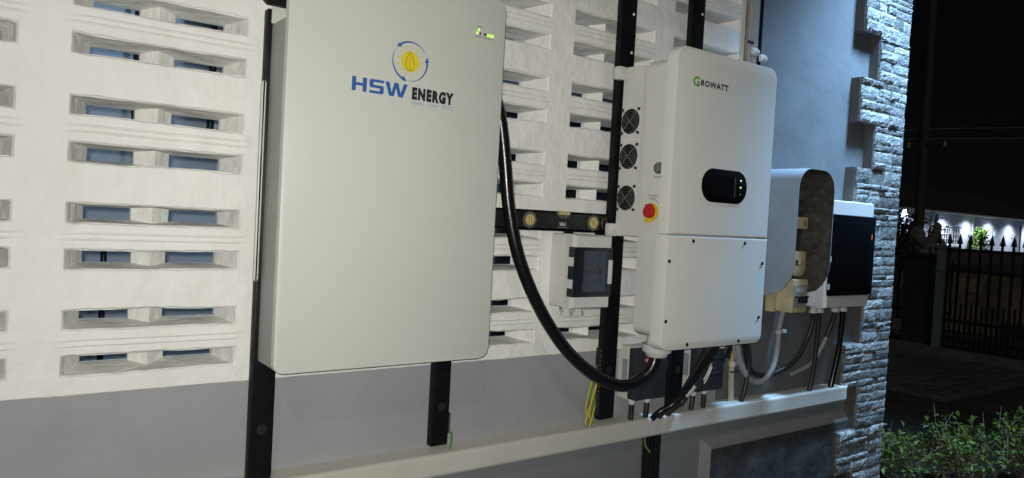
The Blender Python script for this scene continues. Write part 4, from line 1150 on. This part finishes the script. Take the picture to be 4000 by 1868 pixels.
# plastic stool by the pillar
sx_, sy_ = 9.55, 3.02
stl = thing('plastic_stool', 'pale plastic stool standing by the foot of the gate pillar', 'stool', (sx_, sy_, GZ+0.10))
part('plinth_block', MB().box(0, 0, 0, 0, 0, 0) if False else MB().rbox(sx_-0.11, sx_+0.11, sy_-0.11, sy_+0.11, GZ+0.315, GZ+0.34, 0.01, 0.004, 3), stool_m, stl)
for dx in (-1, 1):
    for dy in (-1, 1):
        lg_ = MB(); a = 0.085; b = 0.125
        lg_.loft([[(sx_+dx*b+ex, sy_+dy*b+ey, GZ+0.10) for ex, ey in ((-.02, -.02), (.02, -.02), (.02, .02), (-.02, .02))], [(sx_+dx*a+ex, sy_+dy*a+ey, GZ+0.316) for ex, ey in ((-.025, -.025), (.025, -.025), (.025, .025), (-.025, .025))]])
        part('leg', lg_, stool_m, stl)
for (dx, dy) in ((-1, 0), (1, 0), (0, -1), (0, 1)):
    ap = MB()
    if dx: ap.box(sx_+dx*0.108-0.004, sx_+dx*0.108+0.004, sy_-0.09, sy_+0.09, GZ+0.20, GZ+0.316)
    else: ap.box(sx_-0.09, sx_+0.09, sy_+dy*0.108-0.004, sy_+dy*0.108+0.004, GZ+0.20, GZ+0.316)
    part('apron', ap, stool_m, stl)
structure('planting_step', MB().box(9.25, 10.0, 2.905, 3.4, GZ-0.02, GZ+0.10), kerb_m)

# low walls of blocks beyond the fence
bk_me = MB().box(0.004, 0.396, 0.0, 0.19, 0.004, 0.196).mesh('block'); bk_me.materials.append(brick_m)
def block_wall(x, y0, n, rows, label):
    t = thing('block_wall', label, 'wall', (x, y0+n*0.1, GZ), 'low block walls beyond the fence')
    core = part('core', MB().box(x+0.012, x+0.178, y0, y0+n*0.4, GZ, GZ+rows*0.2-0.006), kerb_m, t)
    for r in range(rows):
        for k in range(n):
            yy = y0+k*0.4+(0.2 if r % 2 else 0)
            child_piece('block', bk_me, core, (x+0.19, yy, GZ+r*0.2), (1, 1, 1), (0, 0, R(90)))
    return t
block_wall(12.0, 2.9, 2, 4, 'low stack of old blocks beyond the fence, nearer the gate pillar')
block_wall(12.2, 0.6, 5, 3, 'low run of old blocks beyond the fence at the right edge')
block_wall(14.5, 2.2, 6, 4, 'farther low block wall behind the two stacks beyond the fence')

# utility pole
up = thing('utility_pole', 'tall dark utility pole with wires behind the fence', 'pole', (14.0, 5.0, GZ))
part('shaft', MB().cyl((14.0, 5.0, GZ), (0.0, 0.008, 1), 0.085, 9.0, 16, 0.07), pole_m, up, 40)
part('crossarm', MB().box(13.93, 14.07, 4.55, 5.35, 1.70, 1.76), pole_m, up)
for y_ in (4.62, 5.25, 5.38): part('insulator', MB().cyl((13.9, y_, 1.66), (0, 0, 1), 0.03, 0.09, 10), conduit_m, up, 35)
for k, (ya, z) in enumerate(((5.0, 1.98), (5.0, 1.80))):
    w = MB().tube([(14.0, 12.0, z+0.35), (14.0, 9.0, z+0.12), (14.0, 5.1, z+0.02), (14.0, 2.0, z-0.10), (14.0, -4.0, z-0.15)], 0.007, 5, False, 6)
    solo('power_line', w, conduit_m, ('upper', 'lower')[k]+' of two wires crossing the dark sky at the utility pole', 'wire')

# dark tree in front of the lit house
def tree(name, label, cx, cy, rx, ry, z0, z1, n, L0, seed, m_, trunk_r, hero=0):
    q = random.Random(seed)
    t = thing(name, label, 'tree', (cx, cy, GZ))
    tk = MB(); zc = (z0+z1)/2
    tk.tube([(cx, cy, GZ), (cx+0.03, cy-0.02, (GZ+z0)/2), (cx, cy, z0+0.2*(z1-z0)), (cx-0.02, cy, z0+0.75*(z1-z0))], [trunk_r, trunk_r*.8, trunk_r*.6, trunk_r*.3], 8)
    ct = []
    for k in range(12):
        a = q.uniform(0, 6.28); d = q.uniform(.2, .9)
        p = Vector((cx+rx*d*math.cos(a), cy+ry*d*math.sin(a), q.uniform(z0+.1, z1-.1)))
        tk.tube([(cx, cy, z0+0.1*(z1-z0)), tuple(Vector((cx, cy, zc)).lerp(p, .5)), tuple(p)], [trunk_r*.4, trunk_r*.25, trunk_r*.1], 5, False, 4)
        ct.append(p)
    lv_ = MB()
    for k in range(n):
        c = q.choice(ct)
        p = c+Vector((q.gauss(0, rx*.25), q.gauss(0, ry*.25), q.gauss(0, (z1-z0)*.14)))
        L = L0*q.uniform(.6, 1.3)
        d = Vector((q.uniform(-1, 1), q.uniform(-1, 1), q.uniform(-.8, .5))).normalized(); s_ = d.orthogonal().normalized()*L*.3
        lv_.add([p, p+d*L*.5+s_, p+d*L, p+d*L*.5-s_], [(0, 1, 2, 3)])
    part('trunk', tk, stem_m, t); part('crown', lv_, m_, t)
    return t
tree('garden_tree', 'dark leafy tree silhouetted before the lit house beside the stone corner', 20.0, 8.25, 0.45, 0.42, -0.75, 0.72, 1500, 0.10, 4, leaf_dark, 0.07)
tree('garden_tree', 'smaller dark tree behind the statue before the lit house', 20.6, 7.85, 0.35, 0.34, -0.8, 0.50, 420, 0.11, 5, leaf_dark, 0.05)

# ------------------------------------------------------------------ the lit house far behind
fh_ = thing('far_house', 'pale single-storey house lit by eave downlights beyond the yard', 'house', (62.0, 25.0, GZ))
FY = 24.0
part('wall', MB().box(49.0, 74.0, FY, FY+0.3, GZ, 1.95), facade_m, fh_)
rf = part('roof', MB().loft([[(47.5, FY-1.2, 2.0), (76, FY-1.2, 2.0), (76, FY+9, 2.0), (47.5, FY+9, 2.0)], [(50, FY+4, 4.2), (73, FY+4, 4.2), (73, FY+4.2, 4.2), (50, FY+4.2, 4.2)]]), roof_m, fh_)
part('gutter', MB().box(47.5, 76, FY-1.28, FY-1.205, 1.90, 2.02), far_white, rf)
part('soffit', MB().box(47.6, 75.9, FY-1.19, FY-0.005, 1.955, 1.995), far_white, fh_)
part('column', MB().box(72.4, 72.75, FY-0.95, FY-0.65, GZ, 1.95), far_white, fh_)
part('column', MB().box(50.3, 50.6, FY-0.95, FY-0.65, GZ, 1.95), far_white, fh_)
part('wall_edge', MB().box(56.55, 56.85, FY-0.06, FY-0.002, GZ, 1.7), far_dark, fh_)
part('wall_edge', MB().box(71.85, 72.0, FY-0.06, FY-0.002, GZ, 1.6), far_dark, fh_)
# arches at the left end
for ax in (51.6, 53.2):
    pts = [(ax-0.5, GZ+0.02), (ax+0.5, GZ+0.02)]+[(ax+0.5*math.cos(R(a)), 0.55+0.5*math.sin(R(a))) for a in range(0, 181, 15)]
    part('arch_opening', MB().poly_y(pts, FY-0.03, FY-0.002), far_dark, fh_)
# window of two leaves with bars
wx0, wx1, wz0, wz1 = 57.55, 60.5, -0.25, 0.86
win = part('window', MB().box(wx0, wx1, FY-0.02, FY-0.002, wz0, wz1), far_dark, fh_)
frm = MB()
for x in (wx0, (wx0+wx1)/2, wx1): frm.box(x-0.10, x+0.10, FY-0.10, FY-0.021, wz0-0.1, wz1+0.1)
for z in (wz0-0.05, wz1+0.05): frm.box(wx0, wx1, FY-0.095, FY-0.0215, z-0.05, z+0.05)
for z in (wz0+(wz1-wz0)*f_ for f_ in (0.33, 0.66)): frm.box(wx0, wx1, FY-0.07, FY-0.022, z-0.03, z+0.03)
for k in range(1, 8):
    x = wx0+(wx1-wx0)*k/8
    if k != 4: frm.box(x-0.035, x+0.035, FY-0.06, FY-0.0225, wz0, wz1)
part('frame', frm, far_white, win)
part('sill', MB().box(wx0-0.15, wx1+0.15, FY-0.2, FY-0.003, wz0-0.2, wz0-0.12), far_white, win)
part('hood_mould', MB().box(wx0-0.2, wx1+0.25, FY-0.16, FY-0.003, wz1+0.13, wz1+0.22), facade_m, win)
part('downpipe', MB().cyl((62.6, FY-0.06, GZ), (0, 0, 1), 0.05, 3.2, 10), far_white, fh_)
ac = part('wall_lamp', MB().box(64.2, 65.4, FY-0.35, FY-0.002, 0.34, 0.62).box(64.35, 64.7, FY-0.2, FY-0.003, 0.02, 0.335), far_white, fh_)
for x in (67.0, 70.3):
    pq = part('plaque', MB().box(x-0.30, x+0.30, FY-0.05, FY-0.002, 0.52, 0.90), far_white, fh_)
    part('motif', MB().box(x-0.15, x+0.12, FY-0.07, FY-0.052, 0.64, 0.80), conduit_m, pq)
dr = part('side_gate', MB().box(63.2, 65.3, FY-0.5, FY-0.42, -0.72, -0.12), far_brown, fh_)
part('gate_panel', MB().box(63.5, 64.9, FY-0.56, FY-0.502, -0.7, -0.25), facade_m, dr)
for k, x in enumerate((50.2, 53.6, 57.6, 61.6, 65.5, 69.5, 73.2)):
    downlight(x, FY-0.95, 1.955, ('first', 'second', 'third', 'fourth', 'fifth', 'sixth', 'seventh')[k]+' downlight from the left under the far house eave', 560, R(150), 1.0, (0.74, 0.85, 1.0), lens_far, 0.08, 0.12, 'far house downlights')
# climbing plant beside the window
pt = thing('garden_palm', 'bright green leafy plant against the far house wall', 'plant', (62.0, 23.3, GZ))
q = random.Random(12); fo, st = MB(), MB()
for k in range(420):
    h = q.random()**0.7
    w = 1.35*(1-h)+0.1
    p = Vector((62.0+q.uniform(-w, w)+0.1*h, 23.3+q.uniform(-.5, .3), GZ+0.5+h*1.75))
    d = Vector((q.uniform(-1, 1), q.uniform(-.6, .2), q.uniform(-.6, .6))).normalized(); s_ = d.orthogonal().normalized()*0.07
    fo.add([p, p+d*.17+s_, p+d*.36, p+d*.17-s_], [(0, 1, 2, 3)])
for k in range(6):
    st.tube([(62.0, 23.3, GZ), (62.0+q.uniform(-.2, .2), 23.3, GZ+.8), (62+q.uniform(-.5, .5), 23.3, GZ+1.9)], 0.03, 5)
st.tube([(61.6, 23.5, GZ), (61.95, 23.5, 0.4), (62.25, 23.5, 1.15)], 0.04, 6)
part('trunk', st, stem_m, pt); part('leaves', fo, palm_m, pt)

bw = thing('boundary_wall', 'dark low boundary wall in front of the lit far house', 'wall', (60, 18.0, GZ))
part('wall', MB().box(30, 80, 17.9, 18.1, GZ, -0.56), kerb_m, bw)
part('coping', MB().box(30, 80, 17.85, 18.15, -0.5595, -0.51), kerb_m, bw)
